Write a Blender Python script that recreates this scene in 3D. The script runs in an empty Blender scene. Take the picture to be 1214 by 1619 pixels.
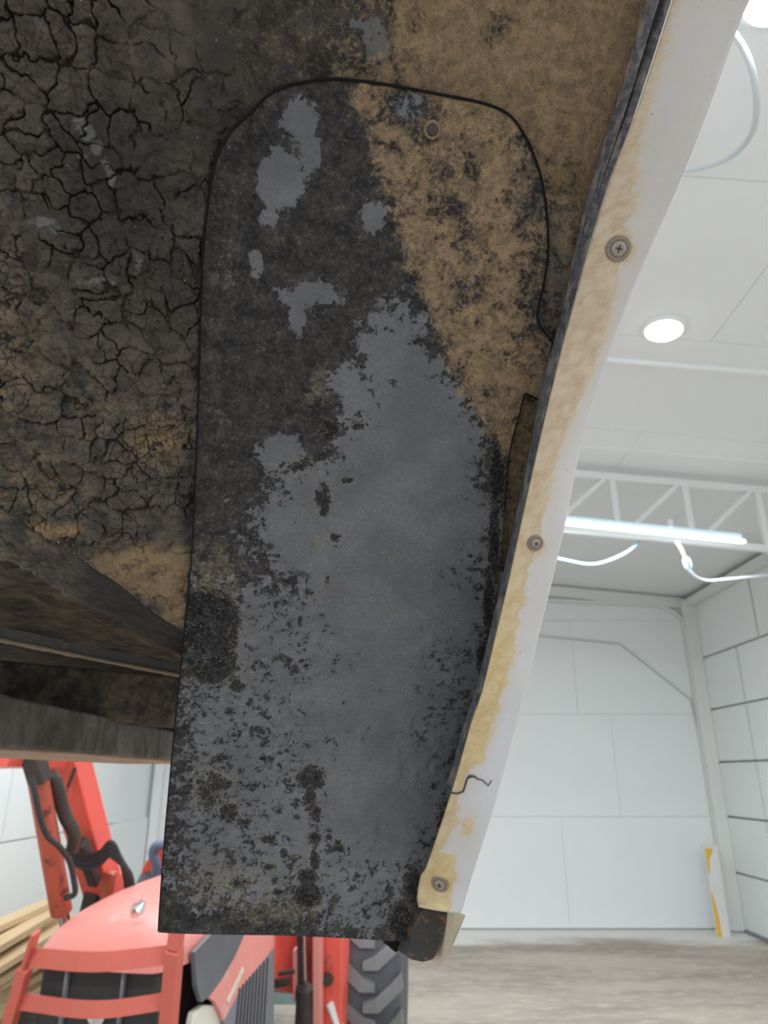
import bpy, math, random
import numpy as np
from mathutils import Vector, Matrix
random.seed(7); RNG = np.random.default_rng(7)
SC = bpy.context.scene; COL = SC.collection
# ------------------------------------------------------------------ camera
FPX, PITCH, EYE = 1122.0, math.radians(20.4), 1.69
cd = bpy.data.cameras.new('camera'); cam = bpy.data.objects.new('camera', cd); COL.objects.link(cam)
cam.location = (0, 0, EYE); cam.rotation_euler = (math.pi/2 + PITCH, 0, 0)
cd.sensor_fit = 'HORIZONTAL'; cd.sensor_width = 36; cd.lens = 36*FPX/1214
cd.clip_start = 0.02; cd.clip_end = 100
cd.dof.use_dof = True; cd.dof.focus_distance = 0.60; cd.dof.aperture_fstop = 13.0
SC.camera = cam
# ------------------------------------------------------------------ world, exposure
w = bpy.data.worlds.new('world'); SC.world = w; w.use_nodes = True
w.node_tree.nodes['Background'].inputs[0].default_value = (0.86, 0.93, 1.0, 1)
w.node_tree.nodes['Background'].inputs[1].default_value = 1.35
SC.view_settings.view_transform = 'Standard'; SC.view_settings.look = 'None'
SC.view_settings.gamma = 1; SC.view_settings.use_curve_mapping = False
SC.view_settings.exposure = 0.0
LAMP_W = 78.0
def lamp(name, loc, rot, sx, sy, watts, colr=(0.93, 0.97, 1.0)):
    d = bpy.data.lights.new(name, 'AREA'); d.shape = 'RECTANGLE'; d.size = sx; d.size_y = sy
    d.energy = watts; d.color = colr
    o = bpy.data.objects.new(name, d); COL.objects.link(o); o.location = loc; o.rotation_euler = rot
    return o
ROOF_SLOPE = 0.098
def roof_z(x): return 3.97 + ROOF_SLOPE*(4.17 - x)
TUBES = [(1.72, 5.44, 3.59), (-1.2, 5.44, 3.95), (2.4, 1.0, 3.85), (-1.4, 1.0, 4.2), (0.6, -1.2, 4.0)]  # first tube is in view; the rest are added fill lamps
for i, (x, y, z) in enumerate(TUBES):
    lamp('tube_and_fill_lamp', (x, y, z-0.021), (0, math.atan(ROOF_SLOPE+0.012), 0), 2.34, 0.03, LAMP_W)

# ------------------------------------------------------------------ helpers
CP, SP = math.cos(PITCH), math.sin(PITCH)
def ray(px, py):
    u = (px-607)/FPX; v = (809.5-py)/FPX
    return np.array([u, CP - v*SP, SP + v*CP])
def at(px, py, k):                      # point at optical depth k, world
    r = ray(px, py)*k
    return (r[0], r[1], r[2]+EYE)
def at_y(px, py, y):
    r = ray(px, py); r = r*(y/r[1]); return (r[0], r[1], r[2]+EYE)
def at_x(px, py, x):
    r = ray(px, py); r = r*(x/r[0]); return (r[0], r[1], r[2]+EYE)
def smooth(a, b, x):
    t = np.clip((x-a)/(b-a), 0, 1); return t*t*(3-2*t)
def spline(pts, n=200):
    P = np.array(pts, float); out = []
    Q = np.vstack([2*P[0]-P[1], P, 2*P[-1]-P[-2]])
    m = max(2, n//(len(P)-1))
    for i in range(1, len(Q)-2):
        p0, p1, p2, p3 = Q[i-1], Q[i], Q[i+1], Q[i+2]
        for t in np.linspace(0, 1, m, endpoint=False):
            out.append(0.5*((2*p1)+(-p0+p2)*t+(2*p0-5*p1+4*p2-p3)*t*t+(-p0+3*p1-3*p2+p3)*t**3))
    out.append(P[-1]); return np.array(out)
def vnoise(x, y, seed=0):
    xi = np.floor(x).astype(int); yi = np.floor(y).astype(int); fx = x-xi; fy = y-yi
    fx = fx*fx*(3-2*fx); fy = fy*fy*(3-2*fy)
    def h(a, b):
        n = (a*374761393 + b*668265263 + seed*1442695041) & 0x7fffffff
        n = ((n ^ (n >> 13))*1274126177) & 0x7fffffff
        return ((n ^ (n >> 16)) & 0xffff)/65535.0
    return (h(xi, yi)*(1-fx)+h(xi+1, yi)*fx)*(1-fy)+(h(xi, yi+1)*(1-fx)+h(xi+1, yi+1)*fx)*fy
def fbm(x, y, seed=0, o=4):
    s = 0; a = 0.5
    for i in range(o):
        s = s + a*vnoise(x*2**i, y*2**i, seed+i*17); a *= 0.5
    return s/(1-0.5**o)

def setp(o, label=None, cat=None, group=None, kind=None):
    if label: o['label'] = label
    if cat: o['category'] = cat
    if group: o['group'] = group
    if kind: o['kind'] = kind
    return o
def empty(name, loc=(0, 0, 0), rz=0.0):
    o = bpy.data.objects.new(name, None); COL.objects.link(o); o.location = loc; o.rotation_euler = (0, 0, rz)
    o.empty_display_size = 0.1
    return o
def mesh(name, V, Fs, mat, parent=None, sm=False, attrs=None):
    me = bpy.data.meshes.new(name)
    me.from_pydata([tuple(map(float, v)) for v in V], [], [tuple(int(i) for i in f) for f in Fs]); me.update()
    if sm: me.polygons.foreach_set('use_smooth', [True]*len(me.polygons))
    for k, a in (attrs or {}).items():
        a = np.asarray(a, dtype=np.float32)
        if a.ndim == 2:
            at_ = me.attributes.new(k, 'FLOAT_VECTOR', 'POINT'); at_.data.foreach_set('vector', a.ravel())
        else:
            at_ = me.attributes.new(k, 'FLOAT', 'POINT'); at_.data.foreach_set('value', a.ravel())
    o = bpy.data.objects.new(name, me); COL.objects.link(o)
    if mat: me.materials.append(mat)
    if parent:
        o.parent = parent
    return o
def gridfaces(nu, nv):
    i = np.arange(nv-1)[:, None]*nu + np.arange(nu-1)[None, :]
    i = i.ravel(); return np.stack([i, i+1, i+nu+1, i+nu], 1)
class MB:
    def __init__(s): s.v = []; s.f = []
    def add(s, V, F):
        n = len(s.v); s.v += [tuple(v) for v in V]; s.f += [tuple(i+n for i in f) for f in F]; return s
    def box(s, c, d, M=None):
        V = [Vector(((i & 1)*2-1, ((i >> 1) & 1)*2-1, ((i >> 2) & 1)*2-1)) for i in range(8)]
        V = [Vector((v.x*d[0]/2, v.y*d[1]/2, v.z*d[2]/2)) for v in V]
        if M is not None: V = [M @ v for v in V]
        V = [v+Vector(c) for v in V]
        return s.add(V, [(0, 2, 3, 1), (4, 5, 7, 6), (0, 1, 5, 4), (2, 6, 7, 3), (0, 4, 6, 2), (1, 3, 7, 5)])
    def beam(s, a, b, wx, wy, xdir=(1, 0, 0)):
        a, b = Vector(a), Vector(b); d = (b-a).normalized(); x = Vector(xdir); x = (x-d*x.dot(d)).normalized(); y = d.cross(x)
        V = []
        for p in (a, b):
            for sx, sy in ((-1, -1), (1, -1), (1, 1), (-1, 1)): V.append(p+x*sx*wx/2+y*sy*wy/2)
        return s.add(V, [(3, 2, 1, 0), (4, 5, 6, 7)]+[(i, (i+1) % 4, 4+(i+1) % 4, 4+i) for i in range(4)])
    def tube(s, pts, r, n=10, caps=True):
        pts = [Vector(p) for p in pts]; V = []; F = []
        rr = r if isinstance(r, (list, tuple)) else [r]*len(pts)
        up = None
        for i, p in enumerate(pts):
            d = (pts[min(i+1, len(pts)-1)]-pts[max(i-1, 0)]).normalized()
            if up is None:
                up = Vector((0, 0, 1)) if abs(d.z) < 0.9 else Vector((1, 0, 0))
            x = (up-d*up.dot(d)).normalized(); y = d.cross(x); up = x
            for k in range(n):
                a = 2*math.pi*k/n; V.append(p+(x*math.cos(a)+y*math.sin(a))*rr[i])
        for i in range(len(pts)-1):
            for k in range(n): F.append((i*n+k, i*n+(k+1) % n, (i+1)*n+(k+1) % n, (i+1)*n+k))
        if caps: F += [tuple(range(n-1, -1, -1)), tuple(range((len(pts)-1)*n, len(pts)*n))]
        return s.add(V, F)
    def prism(s, poly, vec):
        n = len(poly); vec = Vector(vec)
        V = [Vector(p) for p in poly]+[Vector(p)+vec for p in poly]
        return s.add(V, [tuple(range(n-1, -1, -1)), tuple(range(n, 2*n))]+[(i, (i+1) % n, n+(i+1) % n, n+i) for i in range(n)])
    def lathe(s, prof, c, axis, n=24):
        ax = Vector(axis).normalized(); x = ax.orthogonal().normalized(); y = ax.cross(x); c = Vector(c); V = []; F = []
        for r, h in prof:
            for k in range(n):
                a = 2*math.pi*k/n; V.append(c+ax*h+(x*math.cos(a)+y*math.sin(a))*r)
        for i in range(len(prof)-1):
            for k in range(n): F.append((i*n+k, i*n+(k+1) % n, (i+1)*n+(k+1) % n, (i+1)*n+k))
        F += [tuple(range(n-1, -1, -1)), tuple(range((len(prof)-1)*n, len(prof)*n))]
        return s.add(V, F)
    def obj(s, name, mat, parent=None, sm=False, bevel=0.0):
        o = mesh(name, s.v, s.f, mat, parent, sm)
        if bevel:
            b = o.modifiers.new('bevel', 'BEVEL'); b.width = bevel; b.segments = 2; b.limit_method = 'ANGLE'
        if sm:
            o.data.set_sharp_from_angle(angle=math.radians(40))
        return o

# ------------------------------------------------------------------ material node helper
class NT:
    def __init__(s, name):
        s.m = bpy.data.materials.new(name); s.m.use_nodes = True; s.t = s.m.node_tree; s.n = s.t.nodes; s.l = s.t.links
        s.b = s.n['Principled BSDF']
    def set(s, sock, v):
        if isinstance(v, bpy.types.NodeSocket): s.l.new(v, sock)
        elif isinstance(v, (tuple, list)) and len(v) == 3 and sock.type == 'RGBA': sock.default_value = (*v, 1)
        else: sock.default_value = v
    def math(s, op, a, b=0.0, c=None, clamp=False):
        n = s.n.new('ShaderNodeMath'); n.operation = op; n.use_clamp = clamp
        s.set(n.inputs[0], a); s.set(n.inputs[1], b)
        if c is not None: s.set(n.inputs[2], c)
        return n.outputs[0]
    def attr(s, name, vec=False):
        n = s.n.new('ShaderNodeAttribute'); n.attribute_name = name
        return n.outputs['Vector'] if vec else n.outputs['Fac']
    def obj(s): return s.n.new('ShaderNodeTexCoord').outputs['Object']
    def scale(s, v, sc, loc=(0, 0, 0)):
        n = s.n.new('ShaderNodeMapping'); s.l.new(v, n.inputs[0]); n.inputs['Scale'].default_value = sc; n.inputs['Location'].default_value = loc
        return n.outputs[0]
    def noise(s, v, sc, det=5, rough=0.6, dist=0.0):
        n = s.n.new('ShaderNodeTexNoise'); s.l.new(v, n.inputs['Vector']); n.inputs['Scale'].default_value = sc
        n.inputs['Detail'].default_value = det; n.inputs['Roughness'].default_value = rough; n.inputs['Distortion'].default_value = dist
        return n.outputs[0]
    def vor(s, v, sc, feat='F1', rnd=1.0, col=False):
        n = s.n.new('ShaderNodeTexVoronoi'); n.feature = feat; s.l.new(v, n.inputs['Vector']); n.inputs['Scale'].default_value = sc
        n.inputs['Randomness'].default_value = rnd
        return n.outputs['Color'] if col else n.outputs['Distance']
    def step(s, x, lo, hi):
        n = s.n.new('ShaderNodeMapRange'); n.interpolation_type = 'SMOOTHSTEP'; s.set(n.inputs[0], x)
        n.inputs[1].default_value = lo; n.inputs[2].default_value = hi; return n.outputs[0]
    def mix(s, f, a, b):
        n = s.n.new('ShaderNodeMix'); n.data_type = 'RGBA'; s.set(n.inputs[0], f); s.set(n.inputs[6], a); s.set(n.inputs[7], b)
        return n.outputs[2]
    def bump(s, h, st, dist):
        n = s.n.new('ShaderNodeBump'); s.l.new(h, n.inputs['Height']); n.inputs['Strength'].default_value = st; n.inputs['Distance'].default_value = dist
        s.l.new(n.outputs[0], s.b.inputs['Normal'])
    def out(s, col, rough=0.6, metal=0.0, spec=0.5):
        s.set(s.b.inputs['Base Color'], col); s.set(s.b.inputs['Roughness'], rough); s.set(s.b.inputs['Metallic'], metal)
        s.b.inputs['Specular IOR Level'].default_value = spec
        return s.m
def simple(name, c, rough=0.6, metal=0.0, var=0.15, sc=8.0, spec=0.4, bump=0.0, dirt=None):
    t = NT(name); v = t.obj(); n = t.noise(v, sc, 5)
    lo = tuple(x*(1-var) for x in c); hi = tuple(min(1, x*(1+var)) for x in c)
    col = t.mix(n, lo, hi)
    if dirt:
        dcol, amt = dirt
        m = t.noise(v, sc*1.7, 7, 0.7); col = t.mix(t.step(m, 0.62-amt, 0.75-amt), col, dcol)
    if bump: t.bump(t.noise(v, sc*12, 4), bump, 0.002)
    return t.out(col, rough, metal, spec)
def emis(name, c, st):
    t = NT(name); t.out((0.8, 0.8, 0.8)); t.b.inputs['Emission Color'].default_value = (*c, 1); t.b.inputs['Emission Strength'].default_value = st
    return t.m
M = {}
M['wall'] = simple('painted_wall', (0.79, 0.82, 0.815), 0.7, var=0.03, sc=1.2)
M['seam'] = simple('seam_grey', (0.40, 0.42, 0.43), 0.8, var=0.1)
M['white'] = simple('white_paint', (0.78, 0.80, 0.79), 0.5, var=0.04, sc=3)
M['offwhite'] = simple('off_white_paint', (0.72, 0.73, 0.70), 0.6, var=0.06, sc=3)
M['cable'] = simple('white_cable', (0.55, 0.60, 0.62), 0.5, var=0.05)
M['matteblack'] = simple('matte_black_rubber_and_gap_shade', (0.012, 0.012, 0.013), 0.95, var=0.3, sc=40, spec=0.08)  # rubber edges, and the painted shadow gap round the flap
M['greycable'] = simple('grey_cable', (0.50, 0.53, 0.54), 0.6, var=0.05)
M['guard_red'] = simple('worn_guard_red', (0.62, 0.14, 0.105), 0.45, var=0.15, sc=5, dirt=((0.22, 0.10, 0.075), 0.0))
M['bluecable'] = simple('pale_blue_cable', (0.33, 0.46, 0.53), 0.5, var=0.05)
M['yellow'] = simple('yellow_paint', (0.75, 0.45, 0.06), 0.6, var=0.15)
M['red'] = simple('tractor_red', (0.86, 0.135, 0.10), 0.35, var=0.10, sc=4, dirt=((0.30, 0.13, 0.09), -0.02))
M['hood_red'] = simple('faded_hood_red', (0.80, 0.31, 0.27), 0.38, var=0.08, sc=3, dirt=((0.75, 0.42, 0.38), 0.06))
M['dirtyred'] = simple('dirty_red_cylinder', (0.45, 0.10, 0.06), 0.45, var=0.3, sc=6, dirt=((0.05, 0.03, 0.025), 0.06))
M['black'] = simple('black_rubber', (0.035, 0.035, 0.038), 0.5, var=0.3, sc=20)
M['greasy'] = simple('greasy_black', (0.05, 0.04, 0.035), 0.5, var=0.5, sc=14)
M['grille'] = simple('dark_grille', (0.05, 0.048, 0.048), 0.6, var=0.2, sc=20)
M['greyplastic'] = simple('grey_plastic', (0.22, 0.23, 0.25), 0.5, var=0.12, sc=9)
M['darkplastic'] = simple('dark_grey_lens', (0.13, 0.14, 0.155), 0.3, var=0.3, sc=7)
M['cream'] = simple('cream_headlight', (0.72, 0.70, 0.60), 0.3, var=0.06)
M['chrome'] = simple('chrome', (0.75, 0.77, 0.8), 0.18, 1.0, var=0.05)
M['tire'] = simple('tire_rubber', (0.085, 0.09, 0.105), 0.5, var=0.25, sc=10)
M['lug'] = simple('dusty_lug_rubber', (0.20, 0.20, 0.205), 0.65, var=0.15, sc=12)
M['blue'] = simple('blue_paint', (0.03, 0.05, 0.30), 0.4)
M['teal'] = simple('teal_grey', (0.20, 0.30, 0.28), 0.5)
M['bluegrey'] = simple('blue_grey_plastic', (0.13, 0.17, 0.25), 0.4)
M['concrete'] = simple('concrete_block', (0.50, 0.49, 0.47), 0.9, var=0.2, sc=15, bump=0.4)
M['tube'] = emis('led_tube_glow', (0.93, 0.98, 1.0), 2.2)
M['down'] = emis('downlight_glow', (0.95, 0.97, 1.0), 22.0)
t = NT('tube_cover'); t.out((0.70, 0.86, 0.95), 0.3); t.b.inputs['Emission Color'].default_value = (0.62, 0.85, 0.97, 1); t.b.inputs['Emission Strength'].default_value = 0.12; M['cover'] = t.m
# wood
t = NT('pine_board'); v = t.obj(); g = t.noise(t.scale(v, (14, 1.0, 14)), 3.0, 5)
inf = t.n.new('ShaderNodeObjectInfo').outputs['Random']
c = t.mix(g, (0.46, 0.31, 0.16), (0.72, 0.55, 0.34)); c = t.mix(inf, c, (0.62, 0.46, 0.27)); M['wood'] = t.out(c, 0.7)
# floor
t = NT('dirty_concrete_floor'); v = t.obj()
a = t.noise(t.scale(v, (0.30, 0.9, 1)), 1.6, 8, 0.62, 0.3); b = t.noise(t.scale(v, (1.0, 2.6, 1)), 5.0, 8, 0.7)
c = t.mix(t.step(a, 0.35, 0.65), (0.31, 0.26, 0.22), (0.46, 0.40, 0.34))
c = t.mix(t.math('MULTIPLY', t.step(b, 0.48, 0.66), 0.6), c, (0.58, 0.53, 0.465))
sep = t.n.new('ShaderNodeSeparateXYZ'); t.l.new(v, sep.inputs[0])
near = t.math('ADD', sep.outputs[1], t.math('MULTIPLY', t.math('SUBTRACT', a, 0.5), 2.4))
c = t.mix(t.step(near, 8.55, 9.1), c, (0.72, 0.71, 0.67))
t.bump(b, 0.3, 0.01); M['floor'] = t.out(c, 0.75)

# ------------------------------------------------------------------ the room
XL, XR, YB, YF = -2.85, 4.17, 9.5, -2.6
def struct(o): o['kind'] = 'structure'; return o
struct(MB().box(((XL+XR)/2, (YB+YF)/2, -0.05), (XR-XL+1.0, YB-YF+1.0, 0.1)).obj('floor', M['floor']))
wb = struct(MB().box(((XL+XR)/2, YB+0.09, 2.4), (XR-XL+0.4, 0.1, 4.9)).obj('wall_back', M['wall']))
# plywood sheets, 4 by 8 feet, laid on their long side
for r, (z0, z1, off) in enumerate(((0.015, 1.22, 2.18), (1.22, 2.44, 2.92), (2.44, 3.66, 2.51), (3.66, 4.62, 1.9))):
    xs = sorted({XL, XR} | {off+2.44*k for k in range(-4, 4) if XL+0.05 < off+2.44*k < XR-0.05})
    for x0, x1 in zip(xs[:-1], xs[1:]):
        ztop = z1 if r < 3 else None
        g = 0.0015
        poly = [(x0+g, YB+0.04, z0+g), (x1-g, YB+0.04, z0+g), (x1-g, YB+0.04, (ztop or roof_z(x1))-g), (x0+g, YB+0.04, (ztop or roof_z(x0))-g)]
        MB().prism(poly, (0, -0.04, 0)).obj('wall_panel', M['wall'], wb)
wl = struct(MB().box((XL-0.1, (YB+YF)/2+1.5, 2.4), (0.1, YB-YF-3.0, 4.9)).obj('wall_left', M['wall']))
for r, (z0, z1) in enumerate(((0.015, 1.22), (1.22, 2.44), (2.44, 3.66), (3.66, 4.55))):
    for k in range(3):
        y1 = YB-2.44*k-(1.22 if r % 2 else 0); y0 = y1-2.44
        MB().box((XL-0.03, (y0+y1)/2, (z0+z1)/2), (0.03, y1-y0-0.01, z1-z0-0.01)).obj('wall_panel', M['wall'], wl)
wr = struct(MB().box((XR+0.1, (YB+YF)/2+2.0, 2.0), (0.1, YB-YF-4.0, 4.0)).obj('wall_right', M['seam']))
zj = [0.02, 0.62, 1.23, 1.85, 2.48, 3.13, 3.95]
for r in range(6):
    y1 = YB-0.02; y0 = 8.42 if r < 5 else 7.87
    while y1 > 3.0:
        MB().box((XR+0.02, (y0+y1)/2, (zj[r]+zj[r+1])/2), (0.06, y1-y0-0.045, zj[r+1]-zj[r]-0.022)).obj('insulation_panel', M['wall'], wr)
        y1 = y0; y0 -= 1.22
cl = struct(MB().prism([(XL-0.2, YF, roof_z(XL-0.2)+0.06), (XR+0.2, YF, roof_z(XR+0.2)+0.06), (XR+0.2, YF, roof_z(XR+0.2)+0.12), (XL-0.2, YF, roof_z(XL-0.2)+0.12)], (0, YB-YF+0.2, 0)).obj('ceiling', M['wall']))
ys = [YF, -1.17, 0.05, 1.27, 2.49, 3.71, 4.93, 6.15, 7.37, 8.59, YB+0.04]
for i in range(len(ys)-1):
    xs = [XL-0.1, -0.4+(0.9 if i % 2 else 0), 2.0+(0.9 if i % 2 else 0), XR+0.1]
    for x0, x1 in zip(xs[:-1], xs[1:]):
        g = 0.002
        MB().prism([(x0+g, ys[i]+g, roof_z(x0)), (x1-g, ys[i]+g, roof_z(x1)), (x1-g, ys[i]+g, roof_z(x1)+0.05), (x0+g, ys[i]+g, roof_z(x0)+0.05)], (0, ys[i+1]-ys[i]-2*g, 0)).obj('ceiling_panel', M['wall'], cl)
for i, y in enumerate((3.985, 5.22, 6.9)):
    struct(MB().beam((XL, y, roof_z(XL)-0.015), (XR, y, roof_z(XR)-0.015), 0.035, 0.03, (0, 1, 0)).obj('trim_%d' % (i+1), M['white']))
struct(MB().beam((XR-0.07, YB-0.05, roof_z(XR)-0.10), (XR-0.07, 2.0, roof_z(XR)-0.10), 0.10, 0.10).obj('trim_4', M['offwhite']))
struct(MB().box((XL+0.05, YB-0.06, 2.2), (0.1, 0.1, 4.4)).obj('trim_5', M['white']))
struct(MB().beam((XL, YB-0.03, roof_z(XL)-0.1), (XR, YB-0.03, roof_z(XR)-0.1), 0.05, 0.14, (0, 1, 0)).obj('trim_6', M['offwhite']))
# steel corner post
struct(MB().box((XR-0.085, YB-0.085, 1.96), (0.15, 0.16, 3.9)).box((XR-0.10, YB-0.17, 3.80), (0.18, 0.02, 0.2)).obj('trim_7', M['offwhite'], bevel=0.008))
struct(MB().beam((XR-0.02, YB-0.2, 0.02), (XR-0.02, 3.0, 0.02), 0.03, 0.04).obj('baseboard_right', M['greyplastic']))

pg = empty('corner_guard', (3.80, 9.10, 0))
setp(pg, 'white steel corner guard with worn yellow paint at the foot of the corner post', 'guard')
MB().box((0, 0, 0.46), (0.15, 0.02, 0.92)).box((0.075, 0.06, 0.46), (0.02, 0.14, 0.92)).box((0, 0.06, 0.915), (0.17, 0.15, 0.02)).obj('channel', M['offwhite'], pg, bevel=0.004)
MB().prism([(-0.073, -0.0102, 0.90), (0.01, -0.0102, 0.90), (0.0, -0.0102, 0.84), (-0.035, -0.0102, 0.80), (-0.055, -0.0102, 0.66), (-0.073, -0.0102, 0.62)], (0, -0.002, 0)).obj('paint_patch', M['yellow'], pg)
MB().prism([(-0.073, -0.0102, 0.0), (-0.02, -0.0102, 0.0), (-0.03, -0.0102, 0.25), (-0.055, -0.0102, 0.42), (-0.073, -0.0102, 0.45)], (0, -0.002, 0)).obj('paint_patch', M['yellow'], pg)

# conduits on the back wall
def cable(name, pts, r, mat, label, cat, n=8, dens=60):
    P = spline(pts, dens); o = MB().tube(P, r, n).obj(name, mat, None, sm=True); return setp(o, label, cat)
yb = YB-0.035
cable('wall_conduit', [at_y(p[0], p[1], yb) for p in ((700, 938), (880, 949), (1000, 954), (1042, 958), (1072, 973), (1088, 998), (1098, 1040), (1112, 1120), (1128, 1250))], 0.026, M['offwhite'], 'white conduit pipe bending down from the wall top beside the corner post', 'pipe')
P1 = [at_y(p[0], p[1], YB-0.012) for p in ((700, 990), (860, 1006), (980, 1018), (1092, 1106), (1108, 1180), (1127, 1285))]
setp(MB().tube(P1, 0.010, 8).obj('wall_cable', M['greycable']), 'thin grey cable running slantwise across the white back wall', 'cable')

# roof truss
tr = setp(empty('roof_truss', (0, 5.6, roof_z(0)-0.1)), 'white steel roof truss with slanted web bars under the ceiling', 'truss')
def TZ(x, d): return -ROOF_SLOPE*x - d
MB().beam((-2.7, 0, TZ(-2.7, 0)), (4.05, 0, TZ(4.05, 0)), 0.06, 0.06, (0, 1, 0)).obj('top_chord', M['white'], tr)
MB().beam((-2.7, 0, TZ(-2.7, 0.52)), (4.05, 0, TZ(4.05, 0.52)), 0.05, 0.05, (0, 1, 0)).obj('bottom_chord', M['white'], tr)
for k in range(-7, 4):
    x = 1.95+0.61*k
    MB().beam((x, 0, TZ(x, 0.0)), (x, 0, TZ(x, 0.52)), 0.05, 0.04, (1, 0, 0)).obj('web_post', M['white'], tr)
    if k < 3: MB().beam((x+0.55, 0, TZ(x+0.55, 0.02)), (x+0.06, 0, TZ(x+0.06, 0.50)), 0.045, 0.035, (0, 1, 0)).obj('web_diagonal', M['white'], tr)

# tube lights (one in view; the others added out of view to fill the room)
for i, (x, y, z) in enumerate(TUBES):
    e = empty('tube_light', (x, y, z)); e.rotation_euler = (0, math.atan(ROOF_SLOPE+0.012), 0)
    setp(e, 'long glowing tube light hung below the roof truss' if i == 0 else 'tube light added out of view to fill the shop with light', 'light', None if i == 0 else 'added fill tube lights')
    MB().tube([(-1.2, 0, 0), (-1.19, 0, 0), (1.18, 0, 0), (1.2, 0, 0)], [0.010, 0.020, 0.020, 0.010], 14).obj('glowing_tube', M['tube'], e, sm=True)
    MB().box((0, 0.03, 0.055), (2.36, 0.04, 0.04)).obj('cover', M['cover'], e, bevel=0.008)
    if i != 0:
        hz = roof_z(x)-z
        for sx in (-0.8, 0.8): MB().tube([(sx, 0, 0.06), (sx, 0, hz-0.0)], 0.005, 6).obj('hanger', M['white'], e)
    else:
        for sx in (-0.62, 0.6): MB().box((sx, 0.07, 0.09), (0.03, 0.18, 0.06)).obj('bracket', M['white'], e)
cable('light_cord', [at_y(*p) for p in ((820, 868, 5.70), (895, 886, 5.70), (940, 892, 5.70), (985, 876, 5.70), (1018, 852, 5.70), (1050, 834, 5.70))], 0.013, M['bluecable'], 'pale blue cord sagging below the tube light', 'cord')
lc = setp(empty('plug_cord', at_y(1086, 890, 5.4)), 'white cord with a clear plug hanging from the tube light', 'cord')
def rel(o, pts):
    L = Vector(o.location); return [tuple(Vector(p)-L) for p in pts]
MB().tube(spline(rel(lc, [at_y(*p) for p in ((1069, 856, 5.42), (1078, 870, 5.4), (1086, 890, 5.4), (1094, 907, 5.4), (1115, 918, 5.45), (1150, 916, 5.6), (1260, 905, 5.9))]), 50), 0.012, 8).obj('wire', M['cable'], lc, sm=True)
MB().tube(rel(lc, [at_y(*p) for p in ((1083, 881, 5.4), (1085, 886, 5.4), (1088, 896, 5.4), (1090, 900, 5.4))]), [0.015, 0.03, 0.03, 0.015], 12).obj('plug', M['cover'], lc, sm=True)

def on_roof(px, py, drop=0.0):
    r = ray(px, py); k = (roof_z(0)-drop-EYE)/(r[2]+ROOF_SLOPE*r[0]); return (r[0]*k, r[1]*k, r[2]*k+EYE)
for i, (px, py) in enumerate(((1049, 519), (1226, -12))):
    p = on_roof(px, py); e = empty('downlight', p); e.rotation_euler = (0, math.atan(ROOF_SLOPE), 0)
    setp(e, 'round glowing downlight in the white ceiling' if i == 0 else 'round downlight in the ceiling above the looped white cable', 'light')
    MB().lathe([(0.125, 0.0), (0.125, -0.012), (0.105, -0.02), (0.105, 0.0)], (0, 0, 0), (0, 0, 1), 32).obj('rim', M['white'], e, sm=True)
    MB().lathe([(0.104, -0.012), (0.104, -0.022), (0.09, -0.026)], (0, 0, 0), (0, 0, 1), 32).obj('lens', M['down'], e, sm=True)
cable('ceiling_cable', [on_roof(px, py, d) for px, py, d in ((1150, 40, 0.02), (1176, 78, 0.12), (1191, 120, 0.2), (1196, 170, 0.24), (1186, 215, 0.22), (1150, 250, 0.16), (1088, 268, 0.1), (1000, 270, 0.02))], 0.012, M['cable'], 'white cable looping down from the ceiling panels', 'cable', dens=90)

# lumber pile on concrete blocks beside the left wall
for j, (x, y) in enumerate(((-2.55, 4.1), (-2.55, 6.3))):
    setp(MB().box((0, 0, 0.15), (0.55, 0.4, 0.30)).box((0, -0.2, 0.15), (0.5, 0.02, 0.24)).obj('concrete_block', M['concrete'], bevel=0.01), 'grey concrete block under the lumber pile', 'block', 'blocks under the lumber').location = (x, y, 0)
bm0 = None
z = 0.302; k = 0
lay = [(3, 6.75), (4, 6.55), (3, 6.6), (4, 6.4), (3, 6.25), (4, 6.1), (3, 6.1), (3, 6.2), (3, 6.15), (2, 5.95), (2, 5.8), (1, 5.9)]
for li, (n, yend) in enumerate(lay):
    for j in range(n):
        x = -2.50+(j-(n-1)/2)*0.142+random.uniform(-0.006, 0.006)
        if bm0 is None:
            bm0 = MB().box((0, -1.5, 0.021), (0.115, 3.0, 0.042)).obj('lumber_board', M['wood'], bevel=0.003); o = bm0
        else:
            o = bm0.copy(); COL.objects.link(o)
        o.location = (x, yend+random.uniform(-0.28, 0.28), z); o.rotation_euler = (0, 0, math.radians((0.8, -0.6, 1.5, -0.8, 3.0, 0.6, 4.0, 2.0, 5.5, 3.0, 7.0, 4.0)[li]))
        setp(o, 'pale pine board in the lumber pile beside the wall', 'board', 'boards in the lumber pile')
    z += 0.0435

# ------------------------------------------------------------------ the tractor (local: x to its left, y to its rear)
TB = math.radians(14); T0 = np.array([-1.17, 3.35, 0.0])
trac = empty('tractor', tuple(T0), -TB)
setp(trac, 'red loader tractor with raised arms and a grille guard parked behind the truck', 'tractor')
EX = np.array([math.cos(TB), -math.sin(TB), 0]); EY = np.array([math.sin(TB), math.cos(TB), 0])
def loc(p):
    p = np.array(p, float)-T0; return (p@EX, p@EY, p[2])
def tk(px, py, k): return loc(at(px, py, k))
def tpl(px, py, ax, val):               # pixel onto a local plane x or y = val
    e = EX if ax == 0 else EY; r = ray(px, py); c = np.array([0, 0, EYE])-T0
    k = (val-c@e)/(r@e); p = np.array([0, 0, EYE])+r*k; return loc(p)
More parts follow.
